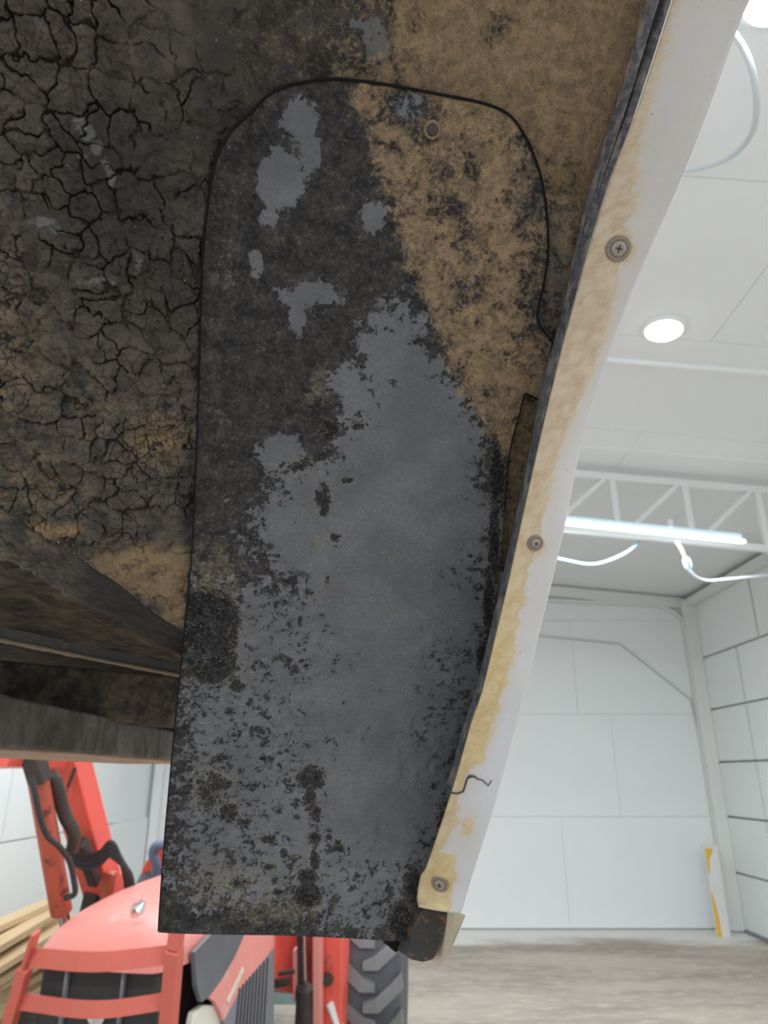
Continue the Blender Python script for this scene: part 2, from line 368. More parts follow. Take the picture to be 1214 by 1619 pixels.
# hood
secs = [(-0.03, 0.24, 0.955, 0.985), (-0.01, 0.28, 0.955, 1.02), (0.05, 0.305, 0.955, 1.08), (0.15, 0.32, 0.955, 1.135), (0.32, 0.33, 0.96, 1.175), (0.6, 0.335, 1.0, 1.205), (1.0, 0.335, 1.03, 1.225), (1.45, 0.335, 1.05, 1.24)]
V = []
for y, wd, zs, zt in secs:
    for a, b in ((-1, 0), (-1, 0.45), (-0.93, 0.72), (-0.72, 0.90), (-0.36, 0.98), (0, 1.0), (0.36, 0.98), (0.72, 0.90), (0.93, 0.72), (1, 0.45), (1, 0)):
        V.append((a*wd, y, zs+(zt-zs)*b))
n = 11; F = [tuple(range(n))]+[(i*n+j, (i+1)*n+j, (i+1)*n+j+1, i*n+j+1) for i in range(len(secs)-1) for j in range(n-1)]+[tuple(range(len(V)-1, len(V)-n-1, -1))]
h = mesh('hood', V, F, M['hood_red'], trac, True); sb = h.modifiers.new('s', 'SUBSURF'); sb.levels = 2; sb.render_levels = 2
# front grille
g = MB().box((0, 0.07, 0.72), (0.54, 0.10, 0.50)).obj('front_grille', M['grille'], trac, bevel=0.02)
for x in (-0.13, 0.13): MB().box((x, 0.003, 0.72), (0.012, 0.02, 0.46)).obj('grille_bar', M['greyplastic'], g)
MB().box((0, 0.75, 0.66), (0.44, 1.2, 0.55)).obj('engine_block', M['greasy'], trac)
MB().lathe([(0.001, 0), (0.035, 0.004), (0.04, 0.012), (0.001, 0.016)], (0.03, 0.005, 0.80), (0, -1, 0), 16).obj('badge', M['chrome'], trac)
# side panels on the near flank
def side(name, pts, mat, x=0.335, th=0.02, par=trac):
    P = [tpl(px, py, 0, x) for px, py in pts]; return MB().prism(P, (th, 0, 0)).obj(name, mat, par)
side('side_lens', [(301, 1505), (327, 1478), (345, 1455), (388, 1455), (375, 1490), (365, 1512), (346, 1545), (326, 1574), (312, 1584), (304, 1560)], M['darkplastic'])
st = side('side_stripe', [(323, 1576), (346, 1545), (365, 1512), (375, 1490), (388, 1455), (429, 1455), (428, 1500), (402, 1528), (376, 1560), (347, 1614), (341, 1598), (334, 1584)], M['hood_red'])
vp = side('vent_panel', [(348, 1660), (348, 1612), (376, 1560), (402, 1528), (428, 1498), (427, 1660)], M['greyplastic'])
# mesh bars of the vent
for k in range(9):
    x0 = 372+k*5.5; a = tpl(x0, 1640, 0, 0.357); b = tpl(x0+7, 1562-k*6, 0, 0.357)
    MB().beam(a, b, 0.006, 0.012, (1, 0, 0)).obj('vent_slat', M['grille'], vp)
for k, (px, py) in enumerate(((362, 1580), (367, 1570), (372, 1560), (377, 1549), (382, 1537))):
    a = tpl(px-2, py+5, 0, 0.357); b = tpl(px+2.5, py-6, 0, 0.357)
    MB().beam(a, b, 0.004, 0.022, (1, 0, 0)).obj('letter_stroke', M['cream'], st)
hl = MB().prism([tpl(px, py, 0, 0.30) for px, py in ((286, 1650), (296, 1600), (312, 1588), (328, 1588), (338, 1602), (346, 1650))], (0.035, 0, 0)).obj('headlight', M['cream'], trac, bevel=0.008)
# rear body between hood and tyre
MB().prism([tpl(px, py, 0, 0.25) for px, py in ((429, 1440), (500, 1440), (500, 1565), (470, 1572), (429, 1560))], (-0.3, 0, 0)).obj('body_plate', M['red'], trac)
MB().tube([tk(425, 1557, 3.9), tk(458, 1551, 3.9)], 0.022, 10).obj('step_bar', M['greasy'], trac)
MB().tube([tk(440, 1540, 3.88), tk(466, 1535, 3.88)], 0.012, 8).obj('pipe_bracket', M['greasy'], trac)
# loader upright (near side)
up = MB().beam(tk(523, 1380, 4.0), tk(523, 1680, 4.0), 0.175, 0.16, (1, 0, 0)).obj('loader_upright', M['red'], trac, bevel=0.01)
MB().beam(tk(503, 1400, 3.88), tk(503, 1680, 3.88), 0.045, 0.06, (1, 0, 0)).obj('upright_flange', M['hood_red'], trac, bevel=0.006)
MB().lathe([(0.02, 0), (0.032, 0.006), (0.032, 0.03), (0.001, 0.032)], tk(519, 1547, 3.92), (0, -1, 0), 14).obj('pivot_pin', M['greasy'], up)
MB().box(tk(521, 1518, 3.92), (0.03, 0.03, 0.07)).obj('pin_lug', M['dirtyred'], up, bevel=0.006)
MB().beam(tk(522, 1585, 3.91), tk(542, 1640, 3.91), 0.05, 0.02, (0, 0, 1)).obj('lower_link', M['offwhite'], up)
MB().tube([tk(478, 1400, 3.9), tk(483, 1570, 3.9)], 0.012, 10).obj('rod', M['chrome'], trac, sm=True)
MB().tube([tk(472, 1400, 3.92), tk(476, 1570, 3.92)], 0.016, 10).obj('hose', M['black'], trac, sm=True)
MB().tube([tk(482, 1562, 3.88), tk(480, 1690, 3.88)], [0.045, 0.062], 14).obj('cylinder_base', M['greasy'], trac, sm=True)
MB().beam(tk(467, 1500, 3.9), tk(467, 1580, 3.9), 0.012, 0.04, (1, 0, 0)).obj('side_bracket', M['hood_red'], trac)
# rear tyre with lugs
TC = tk(594, 1560, 4.55); TR, TW = 0.63, 0.40
tcx, tcy = TC[0], TC[1]
prof = []
for a in np.linspace(-1, 1, 15):
    e = abs(a); prof.append((TR-0.10*max(0, (e-0.55)/0.45)**2-(0.10 if e > 0.97 else 0), a*TW/2))
prof = [(0.33, -TW/2+0.03)]+prof+[(0.33, TW/2-0.03)]
ty = MB().lathe(prof, (0, 0, 0), (1, 0, 0), 48).obj('rear_tire', M['tire'], trac, sm=True)
ty.location = (tcx, tcy, TR+0.03); ty.rotation_euler = (0, 0, math.radians(11))
NL = 19; lugm = None
for sgn in (-1, 1):
    for i in range(NL):
        if lugm is None or lugm[0] != sgn:
            b = MB()
            pts = ((-0.035*sgn, -0.055), (-0.035*sgn, -0.012), (0.035*sgn, 0.015), (0.185*sgn, 0.125), (0.192*sgn, 0.045), (0.055*sgn, -0.055))
            lo = [(x, math.sin(y/TR)*(TR-0.03), math.cos(y/TR)*(TR-0.03)-(0.03 if abs(x) > 0.15 else 0)) for x, y in pts]
            hi = [(x*0.97, math.sin(y/TR)*(TR+0.028), math.cos(y/TR)*(TR+0.028)-(0.03 if abs(x) > 0.15 else 0)) for x, y in pts]
            k = len(pts)
            b.add(lo+hi, [tuple(range(k-1, -1, -1)), tuple(range(k, 2*k))]+[(q, (q+1) % k, k+(q+1) % k, k+q) for q in range(k)])
            o = b.obj('lug', M['lug'], ty); lugm = (sgn, o)
        else:
            o = lugm[1].copy(); COL.objects.link(o); o.parent = ty
        o.location = (0, 0, 0); o.rotation_euler = (2*math.pi*(i+(0.5 if sgn > 0 else 0))/NL, 0, 0)
MB().lathe([(0.001, -0.1), (0.30, -0.12), (0.345, -TW/2+0.03), (0.345, TW/2-0.03), (0.30, 0.12), (0.001, 0.1)], (0, 0, 0), (1, 0, 0), 32).obj('wheel_rim', M['offwhite'], trac, sm=True).matrix_local = Matrix.Translation((tcx, tcy, TR+0.03)) @ Matrix.Rotation(math.radians(11), 4, 'Z')
# far rear tyre, front axle with front tyres
MB().lathe(prof, (tcx-1.35, tcy, TR+0.03), (1, 0, 0), 40).obj('rear_tire', M['tire'], trac, sm=True)
for x in (-0.55, 0.55):
    MB().lathe([(0.15, -0.09), (0.25, -0.11), (0.285, -0.07), (0.29, 0), (0.285, 0.07), (0.25, 0.11), (0.15, 0.09)], (x*0.85, 0.55, 0.29), (1, 0, 0), 32).obj('front_tire', M['tire'], trac, sm=True)
MB().beam((-0.42, 0.55, 0.32), (0.42, 0.55, 0.32), 0.10, 0.12, (0, 1, 0)).obj('front_axle', M['greasy'], trac)
MB().beam((-0.6, tcy, TR), (tcx-0.1, tcy, TR), 0.2, 0.2, (0, 1, 0)).obj('rear_axle', M['greasy'], trac)
# grille guard
def bar(p0, p1, p2, hgt):
    pts = spline([tk(*p0), tk(*p1), tk(*p2)], 16); V = []; F = []
    for p in pts:
        for dy in (0, 0.012):
            for s in (-1, 1): V.append((p[0], p[1]+dy, p[2]+s*hgt/2))
    for i in range(len(pts)-1):
        a = i*4; b = a+4; F += [(a, b, b+1, a+1), (a+2, a+3, b+3, b+2), (a, a+2, b+2, b), (a+1, b+1, b+3, a+3)]
    e = len(V)-4; F += [(0, 1, 3, 2), (e, e+2, e+3, e+1)]
    return mesh('guard_bar', V, F, M['guard_red'], trac)
bar((46, 1514, 2.86), (152, 1521, 2.72), (268, 1510, 2.74), 0.068)
bar((30, 1584, 2.86), (148, 1597, 2.72), (264, 1583, 2.74), 0.058)
MB().beam(tk(57, 1474, 2.86), tk(40, 1530, 2.86), 0.016, 0.05, (1, 0, 0)).beam(tk(40, 1530, 2.86), tk(4, 1660, 2.86), 0.045, 0.05, (1, 0, 0)).obj('guard_post', M['guard_red'], trac, bevel=0.004)
MB().beam(tk(284, 1440, 2.76), tk(276, 1500, 2.74), 0.05, 0.05, (1, 0, 0)).beam(tk(276, 1500, 2.74), tk(262, 1670, 2.74), 0.056, 0.06, (1, 0, 0)).obj('guard_post', M['guard_red'], trac, bevel=0.005)
# hood ornament
orn = MB().tube([tk(209, 1449, 3.0), tk(213, 1443, 3.0), tk(219, 1437, 3.0), tk(224, 1430, 3.01), tk(227, 1424, 3.02)], [0.012, 0.024, 0.03, 0.018, 0.012], 12).obj('hood_latch', M['chrome'], trac, sm=True)
# raised loader arm (far side)
MB().beam(tk(172, 1440, 4.0), tk(108, 1205, 3.45), 0.17, 0.13, (1, 0, 0)).beam(tk(108, 1205, 3.45), tk(70, 1060, 3.15), 0.17, 0.13, (1, 0, 0)).obj('loader_arm', M['red'], trac, bevel=0.01)
MB().beam(tk(168, 1380, 3.95), tk(155, 1500, 3.95), 0.15, 0.16, (1, 0, 0)).obj('loader_upright', M['red'], trac, bevel=0.01)
MB().beam(tk(150, 1408, 3.86), tk(140, 1450, 3.86), 0.085, 0.08, (1, 0, 0)).obj('pivot_block', M['greasy'], trac, bevel=0.01)
MB().beam(tk(128, 1330, 3.5), tk(150, 1395, 3.7), 0.055, 0.06, (1, 0, 0)).obj('hose_guard', M['greasy'], trac, bevel=0.01)
MB().box(tk(105, 1252, 3.38), (0.04, 0.02, 0.03)).obj('reflector', M['dirtyred'], trac)
MB().beam(tk(107, 1245, 3.36), tk(119, 1214, 3.36), 0.012, 0.01, (1, 0, 0)).obj('latch', M['black'], trac)
cy = MB().tube([tk(58, 1222, 3.15), tk(62, 1240, 3.15), tk(97, 1440, 3.3), tk(97, 1441, 3.3)], [0.045, 0.045, 0.048, 0.02], 18).obj('hydraulic_cylinder', M['dirtyred'], trac, sm=True)
MB().tube([tk(97, 1438, 3.3), tk(110, 1510, 3.35)], 0.019, 12).obj('piston_rod', M['chrome'], cy, sm=True)
MB().tube([tk(102, 1436, 3.34), tk(114, 1500, 3.38)], 0.016, 10).obj('stop_rod', M['greasy'], cy, sm=True)
MB().beam(tk(50, 1190, 3.1), tk(64, 1236, 3.12), 0.085, 0.07, (1, 0, 0)).obj('clevis', M['greasy'], cy, bevel=0.012)
MB().tube(spline([tk(50, 1228, 3.02), tk(56, 1258, 3.02), tk(64, 1295, 3.05), tk(75, 1322, 3.1), tk(95, 1340, 3.15), tk(110, 1362, 3.2), tk(117, 1392, 3.22), tk(118, 1413, 3.23), tk(103, 1420, 3.24)], 60), 0.013, 8).obj('hose', M['black'], trac, sm=True)
MB().tube(spline([tk(76, 1226, 3.2), tk(86, 1232, 3.2), tk(93, 1255, 3.22), tk(103, 1290, 3.25), tk(117, 1318, 3.28), tk(114, 1345, 3.3)], 40), 0.03, 10).obj('return_hose', M['greasy'], trac, sm=True)
for i in range(4):
    d = i*7
    MB().tube(spline([tk(112, 1342+d, 3.55), tk(135, 1352+d, 3.55), tk(158, 1347+d*0.9, 3.55), tk(172, 1332+d, 3.55), tk(181, 1336+d, 3.55), tk(190+d*0.7, 1358+d, 3.55), tk(198+d*0.7, 1390+d, 3.56), tk(200+d, 1420, 3.6)], 50), 0.011, 8).obj('hose', M['black'], trac, sm=True)
MB().beam(tk(176, 1378, 3.75), tk(168, 1420, 3.75), 0.05, 0.05, (1, 0, 0)).obj('arm_link', M['dirtyred'], trac, bevel=0.008)
MB().prism([tk(*p) for p in ((-110, 1120, 3.0), (34, 1120, 3.0), (17, 1199, 3.0), (9, 1212, 3.0), (-110, 1214, 3.0))], (0, 0.4, 0)).obj('loader_bucket', M['red'], trac)
MB().beam(tk(70, 1060, 3.15), tk(-30, 1130, 3.05), 0.12, 0.1, (0, 1, 0)).obj('bucket_link', M['red'], trac)
# dash and fender behind the hood
MB().prism([tk(*p) for p in ((218, 1396, 4.7), (224, 1372, 4.7), (240, 1345, 4.7), (262, 1335, 4.7), (300, 1335, 4.7), (300, 1410, 4.7))], (0, 0.3, 0)).obj('rear_fender', M['red'], trac, bevel=0.015)
MB().tube(spline([tk(246, 1382, 4.6), tk(247, 1365, 4.6), tk(242, 1350, 4.6), tk(246, 1338, 4.6), tk(262, 1336, 4.6)], 24), 0.03, 10).obj('fender_handle', M['bluegrey'], trac, sm=True)
# teal panel with a blue edge leaning far behind
bp = setp(empty('leaning_panel', (-0.78, 6.6, 0)), 'teal panel with a blue painted edge leaning behind the tractor', 'panel')
MB().prism([(-0.28, 0, 0), (0.34, 0, 0), (0.34, 0.12, 0.98), (-0.28, 0.12, 0.98)], (0, 0.02, 0)).obj('sheet', M['teal'], bp)
MB().beam((-0.29, -0.012, 0.62), (0.35, 0.04, 0.80), 0.02, 0.08, (0, 1, 0)).obj('edge', M['blue'], bp)

# ------------------------------------------------------------------ the truck's wheel well
TRK = setp(empty('truck', (0, 0.6, 0)), 'white truck on a lift with its crusted wheel well and mud flap overhead', 'truck')
OFF = np.array([0, 0.6, 0])
def tw(P): return np.asarray(P, float)-OFF          # world to truck space
AY = math.radians(18); LF = np.array([-math.sin(AY), math.cos(AY), 0]); LL = np.array([math.cos(AY), math.sin(AY), 0]); LZ = np.array([0, 0, 1.0])
PROF = spline([(0.935, -0.45), (0.925, -0.30), (0.905, -0.15), (0.845, -0.01), (0.765, 0.10), (0.68, 0.205), (0.59, 0.31), (0.49, 0.415), (0.385, 0.51), (0.25, 0.60), (0.09, 0.66), (-0.12, 0.69)], 600)
tan_ = np.gradient(PROF, axis=0); tan_ /= np.linalg.norm(tan_, axis=1)[:, None]
NRM = np.stack([-tan_[:, 1], tan_[:, 0]], 1)            # towards the wheel
NRM *= np.sign((NRM*(-PROF+np.array([0.2, -0.2]))).sum(1))[:, None]
ARC = np.concatenate([[0], np.cumsum(np.linalg.norm(np.diff(PROF, axis=0), axis=1))])
def arch(px, py, off=0.0):
    """pixel grid -> points on the arch sheet (world), its normals and (l, arc) coordinates"""
    px = np.asarray(px, float); py = np.asarray(py, float); sh = px.shape
    u = (px.ravel()-607)/FPX; v = (809.5-py.ravel())/FPX
    R = np.stack([u, CP-v*SP, SP+v*CP], 1); rt = R@LF; rz = R[:, 2]
    Q = PROF+NRM*off; ang = np.arctan2(Q[:, 1], Q[:, 0])   # monotone along the profile
    ra = np.arctan2(rz, rt); i = np.interp(ra, ang, np.arange(len(ang)))
    ii = np.arange(len(ang)); t = np.interp(i, ii, Q[:, 0]); z = np.interp(i, ii, Q[:, 1])
    k = np.hypot(t, z)/np.hypot(rt, rz); P = R*k[:, None]
    n = np.stack([np.interp(i, ii, NRM[:, 0]), np.interp(i, ii, NRM[:, 1])], 1)
    N = n[:, :1]*LF+n[:, 1:]*LZ; uv = np.stack([P@LL, np.interp(i, ii, ARC), np.zeros(len(k))], 1)
    return P+np.array([0, 0, EYE]), N, uv, k
def gauss(x, y, L):
    s = np.zeros_like(x)
    for g in L:
        cx, cy, rx, ry = g[:4]; a = g[4] if len(g) > 4 else 1.0
        s = np.maximum(s, a*np.exp(-0.69*(((x-cx)/rx)**2+((y-cy)/ry)**2)**1.2))
    return s

# --- lip curves in plane l = const
def on_plane(px, py, l):
    r = ray(px, py); return r*(l/(r@LL))+np.array([0, 0, EYE])
INN = [(1150, -260), (1100, -120), (1063, 0), (1005, 177), (957, 307), (902, 500), (867, 639), (831, 797), (804, 920), (784, 1004), (762, 1094), (743, 1150), (714, 1251), (674, 1370), (665, 1384), (659, 1420), (662, 1431)]
OUT = [(1345, -260), (1258, -120), (1192, 0), (1130, 165), (1083, 283), (1000, 475), (950, 617), (922, 714), (899, 828), (878, 920), (858, 1000), (834, 1100), (821, 1150), (783, 1288), (748, 1397), (728, 1466), (706, 1514), (699, 1527)]
L_IN = (ray(674, 1370)*0.8)@LL; L_OUT = (ray(748, 1397)*0.8)@LL
inn = spline(INN, 160); out_ = spline(OUT, 170)
def resample(P, n):
    d = np.concatenate([[0], np.cumsum(np.linalg.norm(np.diff(P, axis=0), axis=1))]); t = np.linspace(0, d[-1], n)
    return np.stack([np.interp(t, d, P[:, j]) for j in range(P.shape[1])], 1)
def carry_on(V, nc, n=14, step=0.035):
    """rows that carry a strip on over the top of the wheel, flattening out"""
    V = np.asarray(V); d = V[:nc].mean(0)-V[6*nc:7*nc].mean(0); d /= np.linalg.norm(d); cur = V[:nc].copy(); rows_ = []
    for q in range(n):
        w_ = min(1, q/9); e = d*(1-w_)-LF*w_; e = e/np.linalg.norm(e); cur = cur+e*step; rows_.append(cur.copy())
    return np.vstack(rows_[::-1])
# --- fender edge: a flange between the two lip curves, notched at its foot
NR, NC = 420, 26
rows = np.linspace(-255, 1431, NR)
xi = np.interp(rows, inn[:, 1], inn[:, 0])
A = resample(np.stack([xi, rows], 1), NR); B = resample(out_[out_[:, 1] < 1452], NR)
PX = []; V = []; ST = []; UV = []
for i in range(NR):
    a = on_plane(A[i, 0], A[i, 1], L_IN); b = on_plane(B[i, 0], B[i, 1], L_OUT); s = i/(NR-1)
    for j in range(NC):
        c = j/(NC-1); p = a+(b-a)*c
        bul = 0.006*math.sin(math.pi*c) - (0.010*max(0, (c-0.88)/0.12)**2)
        p = p - LF*bul
        V.append(p); UV.append((c*0.06, s*1.1, 0)); PX.append((A[i, 0]+(B[i, 0]-A[i, 0])*c, A[i, 1]+(B[i, 1]-A[i, 1])*c))
V = np.array(V); PX = np.array(PX); UV = np.array(UV)
cc = UV[:, 0]/0.06
wid = np.interp(PX[:, 1], [-260, 0, 150, 260, 320, 400, 470, 560, 640, 700, 770, 850, 900, 1000, 1080, 1130, 1180, 1215, 1250, 1300, 1350, 1385, 1430], [0.04, 0.10, 0.12, 0.25, 0.42, 0.50, 0.62, 0.72, 0.60, 0.46, 0.40, 0.44, 0.36, 0.40, 0.44, 0.40, 0.42, 0.30, 0.16, 0.28, 0.20, 0.50, 0.66])
stain = np.clip(0.5+(wid-cc)*1.9, 0, 1)
stain = np.maximum(stain, gauss(PX[:, 0], PX[:, 1], [(972, 399, 32, 32, 0.8), (841, 862, 20, 22, 0.85), (697, 1385, 24, 40, 0.9), (752, 1195, 14, 26, 0.72), (735, 1310, 16, 30, 0.6)]))
tint = gauss(PX[:, 0], PX[:, 1], [(760, 1050, 60, 330), (700, 1400, 60, 80)])          # yellower towards the foot
FEN = empty('fender'); 
t = NT('white_fender_paint'); v = t.attr('suv', True)
n1 = t.noise(v, 60, 9, 0.72); n2 = t.noise(v, 320, 5, 0.6); n3 = t.noise(v, 14, 4)
sm_ = t.math('ADD', t.attr('stain'), t.math('MULTIPLY', t.math('SUBTRACT', n1, 0.5), 1.5))
core = t.step(sm_, 0.46, 0.60); halo = t.step(sm_, -0.1, 0.62)
wht = t.mix(n3, (0.48, 0.46, 0.44), (0.55, 0.525, 0.50)); wht = t.mix(t.attr('tint'), wht, (0.56, 0.575, 0.60)); wht = t.mix(t.math('MULTIPLY', halo, 0.4), wht, (0.53, 0.455, 0.36))
rs_ = t.step(n1, 0.36, 0.64); rst = t.mix(rs_, (0.44, 0.31, 0.18), (0.55, 0.45, 0.32)); rst = t.mix(t.attr('tint'), rst, t.mix(rs_, (0.50, 0.35, 0.125), (0.60, 0.475, 0.235)))
c = t.mix(t.math('MULTIPLY', core, 0.86), wht, rst); c = t.mix(t.math('MULTIPLY', t.step(n2, 0.5, 0.75), 0.12), c, (0.3, 0.24, 0.18))
sp = t.vor(v, 150); spn = t.vor(v, 150, col=True)
dots = t.math('MULTIPLY', t.step(sp, 0.16, 0.10), t.step(spn, 0.86, 0.9))
c = t.mix(t.math('MULTIPLY', dots, 0.8), c, (0.08, 0.05, 0.04))
t.bump(t.math('ADD', n2, t.math('MULTIPLY', core, 0.6)), 0.12, 0.001); M['fender'] = t.out(c, 0.42, spec=0.4)
COL.objects.unlink(FEN); bpy.data.objects.remove(FEN)
X_ = carry_on(V, NC); ne = len(X_)//NC
UVx = np.tile(UV[:NC], (ne, 1)); UVx[:, 1] -= np.repeat(np.arange(ne, 0, -1)*0.035, NC)
fen = mesh('fender', tw(np.vstack([X_, V])), gridfaces(NC, NR+ne), M['fender'], TRK, True, {'suv': np.vstack([UVx, UV]), 'stain': np.concatenate([np.tile(stain[:NC], ne), stain]), 'tint': np.concatenate([np.zeros(len(X_)), tint])})
sd = fen.modifiers.new('thick', 'SOLIDIFY'); sd.thickness = 0.0025; sd.offset = 1
FENPX, FENV = PX.copy(), V.copy()
# foot of the fender beyond the notch
fp = [(705, 1437), (736, 1447), (728, 1466), (717, 1492), (706, 1514), (700, 1526), (690, 1527), (681, 1520), (689, 1500), (697, 1478), (702, 1458)]
P = np.array([on_plane(px, py, L_OUT-0.012) for px, py in fp])
fo = mesh('fender_foot', np.vstack([tw(P), tw(P+LF*0.004)]), [tuple(range(len(P)))]+[(i+len(P), i, (i+1) % len(P), (i+1) % len(P)+len(P)) for i in range(len(P))], None, TRK)
t = NT('rust_stained_foot'); v = t.obj(); n1 = t.noise(v, 70, 6, 0.65)
M['foot'] = t.out(t.mix(n1, (0.62, 0.50, 0.33), (0.72, 0.66, 0.56)), 0.5); fo.data.materials.append(M['foot'])
# outer skin of the fender running back from the lip
Bs = resample(out_[out_[:, 1] < 1527], 80); Vs = []
for k_, dd in enumerate((0.0, 0.02, 0.2, 0.45)):
    for p in Bs:
        Vs.append(on_plane(p[0], p[1], L_OUT)+LF*(dd+0.003)-LL*0.003)
mesh('fender_skin', tw(Vs), gridfaces(80, 4), M['white'], TRK, True)

# --- rubber edge strip between liner and fender lip
SL = spline([(1120, -260), (1060, -120), (1022, 0), (977, 154), (936, 283), (909, 393), (887, 500), (877, 535), (866, 572), (851, 631), (836, 728), (826, 792), (809, 880), (799, 922), (779, 1004), (757, 1094), (738, 1150), (709, 1251)], 200)
rr = np.linspace(-255, 1250, 260); sx = np.interp(rr, SL[:, 1], SL[:, 0]); ix = np.interp(rr, inn[:, 1], inn[:, 0])
Pa, Na, _, _ = arch(sx, rr, 0.012)
NS = 12; V = []; UV = []
for i in range(len(rr)):
    b = on_plane(ix[i]+3, rr[i], L_IN)+LF*0.006; a = Pa[i]
    for j in range(NS):
        c = j/(NS-1); p = a+(b-a)*c
        p = p + np.array([0, 0, EYE])*0
        p = p + Na[i]*(0.010*math.sin(math.pi*min(1, c*2.2)) if c < 0.4545 else -0.012*math.sin(math.pi*(c-0.4545)/0.5455))
        V.append(p); UV.append((c*0.05, i*0.005, 0))
t = NT('worn_rubber_edge'); v = t.attr('suv', True); n1 = t.noise(v, 70, 7, 0.7); n2 = t.noise(t.scale(v, (3, 0.6, 1)), 50, 5)
sp_ = t.n.new('ShaderNodeSeparateXYZ'); t.l.new(v, sp_.inputs[0])
c = t.mix(t.step(n1, 0.4, 0.7), (0.075, 0.078, 0.092), (0.20, 0.20, 0.21)); c = t.mix(t.math('MULTIPLY', t.step(n2, 0.48, 0.62), 0.65), c, (0.34, 0.30, 0.25))
t.bump(n1, 0.4, 0.002); M['edge'] = t.out(c, 0.55)
X_ = carry_on(V, NS); ne = len(X_)//NS; UVx = np.tile(np.array(UV[:NS]), (ne, 1)); UVx[:, 1] -= np.repeat(np.arange(ne, 0, -1)*0.035, NS)
mesh('edge_strip', tw(np.vstack([X_, V])), gridfaces(NS, len(rr)+ne), M['edge'], TRK, True, {'suv': np.vstack([UVx, np.array(UV)])})

# --- shared grime shader for the sheet-metal arch and the liner
def grime(name, dark, darker, grey, tanlo, tanhi, crack):
    t = NT(name); v = t.attr('suv', True)
    n0 = t.noise(v, 16, 6, 0.6); n1 = t.noise(v, 62, 10, 0.72, 0.25); n2 = t.noise(v, 260, 8, 0.7); n3 = t.noise(t.scale(v, (1, 1, 1), (3.3, 1.7, 0)), 90, 10, 0.75, 0.4)
    n4 = t.noise(t.scale(v, (1, 1, 1), (7.1, 2.9, 0)), 34, 9, 0.7, 0.2); n5 = t.noise(v, 800, 3, 0.6)
    nn = lambda n, a: t.math('MULTIPLY', t.math('SUBTRACT', n, 0.5), a)
    add = lambda *a: a[0] if len(a) == 1 else t.math('ADD', a[0], add(*a[1:]))
    mul = lambda a, b: t.math('MULTIPLY', a, b)
    # base: black-brown crust with fine crackle
    c = t.mix(t.step(n1, 0.38, 0.62), darker, dark)
    ce = t.vor(v, 330, 'DISTANCE_TO_EDGE')
    c = t.mix(mul(t.step(n2, 0.48, 0.68), 0.5), c, tuple(x*2.0 for x in dark))
    # smooth grey plastic showing through, worn to different degrees
    gf = add(t.attr('grey'), nn(n3, 1.5), nn(n4, 0.9), nn(n2, 0.7))
    gm = t.step(gf, 0.44, 0.54)
    gc = t.mix(t.step(n0, 0.35, 0.65), tuple(x*0.78 for x in grey), tuple(x*1.12 for x in grey))
    gc = t.mix(mul(t.step(n2, 0.45, 0.62), 0.55), gc, tuple(x*0.60 for x in grey)); gc = t.mix(mul(t.step(n5, 0.5, 0.7), 0.35), gc, tuple(x*1.45 for x in grey))
    gc = t.mix(mul(t.step(n1, 0.52, 0.66), 0.45), gc, tuple(x*0.62 for x in grey))
    c = t.mix(mul(gm, 0.94), c, gc)
    # olive road film
    om = mul(t.step(add(t.attr('olive'), nn(n1, 2.2), nn(n2, 1.0)), 0.35, 0.95), 0.75)
    c = t.mix(om, c, t.mix(t.step(n2, 0.35, 0.65), (0.088, 0.078, 0.060), (0.245, 0.21, 0.15)))
    # tan dust, blotchy and rubbed through
    tm = t.step(add(t.attr('tan'), nn(n1, 2.2), nn(n2, 1.6), nn(n4, 1.2)), 0.30, 0.92)
    tc = t.mix(t.step(n3, 0.36, 0.64), tanlo, tanhi); tc = t.mix(mul(t.step(n5, 0.45, 0.7), 0.4), tc, tuple(x*0.55 for x in tanlo))
    c = t.mix(mul(tm, 0.92), c, tc)
    # bare black scabs with a pale rim
    kf = add(t.attr('bare'), nn(n3, 2.3), nn(n4, 1.0), nn(n2, 0.7)); km = t.step(kf, 0.52, 0.56); rim = mul(t.step(kf, 0.42, 0.51), t.math('SUBTRACT', 1.0, km))
    c = t.mix(mul(rim, mul(t.step(n2, 0.42, 0.56), 0.8)), c, (0.34, 0.29, 0.19))
    c = t.mix(mul(km, 0.92), c, t.mix(t.step(n2, 0.4, 0.6), (0.012, 0.012, 0.015), (0.040, 0.038, 0.038)))
    vr = t.math('MULTIPLY', mul(km, t.step(t.vor(t.mix(0.012, v, t.n.new('ShaderNodeTexNoise').outputs['Color']), 120, 'DISTANCE_TO_EDGE'), 0.045, 0.012)), t.step(n4, 0.50, 0.60)); c = t.mix(mul(vr, 0.40), c, (0.30, 0.265, 0.19))
    # pale specks and fibres
    def specks(sc_, r0, r1, lo_, hi_):
        return mul(t.step(t.vor(v, sc_), r0, r1), t.step(t.vor(v, sc_, col=True), lo_, hi_))
    spk = t.math('MAXIMUM', specks(95, 0.08, 0.03, 0.66, 0.72), specks(260, 0.16, 0.07, 0.58, 0.64))
    fb = t.noise(t.scale(v, (1.6, 1, 1)), 120, 3, 0.6, 2.0); fb2 = t.step(t.math('ABSOLUTE', t.math('SUBTRACT', fb, 0.5)), 0.010, 0.003)
    fb3 = mul(fb2, t.step(n3, 0.50, 0.60))
    c = t.mix(mul(t.math('MAXIMUM', spk, mul(fb3, 0.55)), t.attr('speck')), c, (0.46, 0.43, 0.37))
    h = add(mul(n2, 0.8), mul(n1, 1.0), mul(n5, 0.2))
    h = t.math('SUBTRACT', h, mul(gm, 0.18)); h = t.math('SUBTRACT', h, mul(km, 0.30)); h = add(h, mul(tm, 0.10))
    h = add(h, mul(mul(t.step(ce, 0.0, 0.10), t.math('SUBTRACT', 1.0, gm)), crack))
    t.bump(h, 0.8, 0.0026)
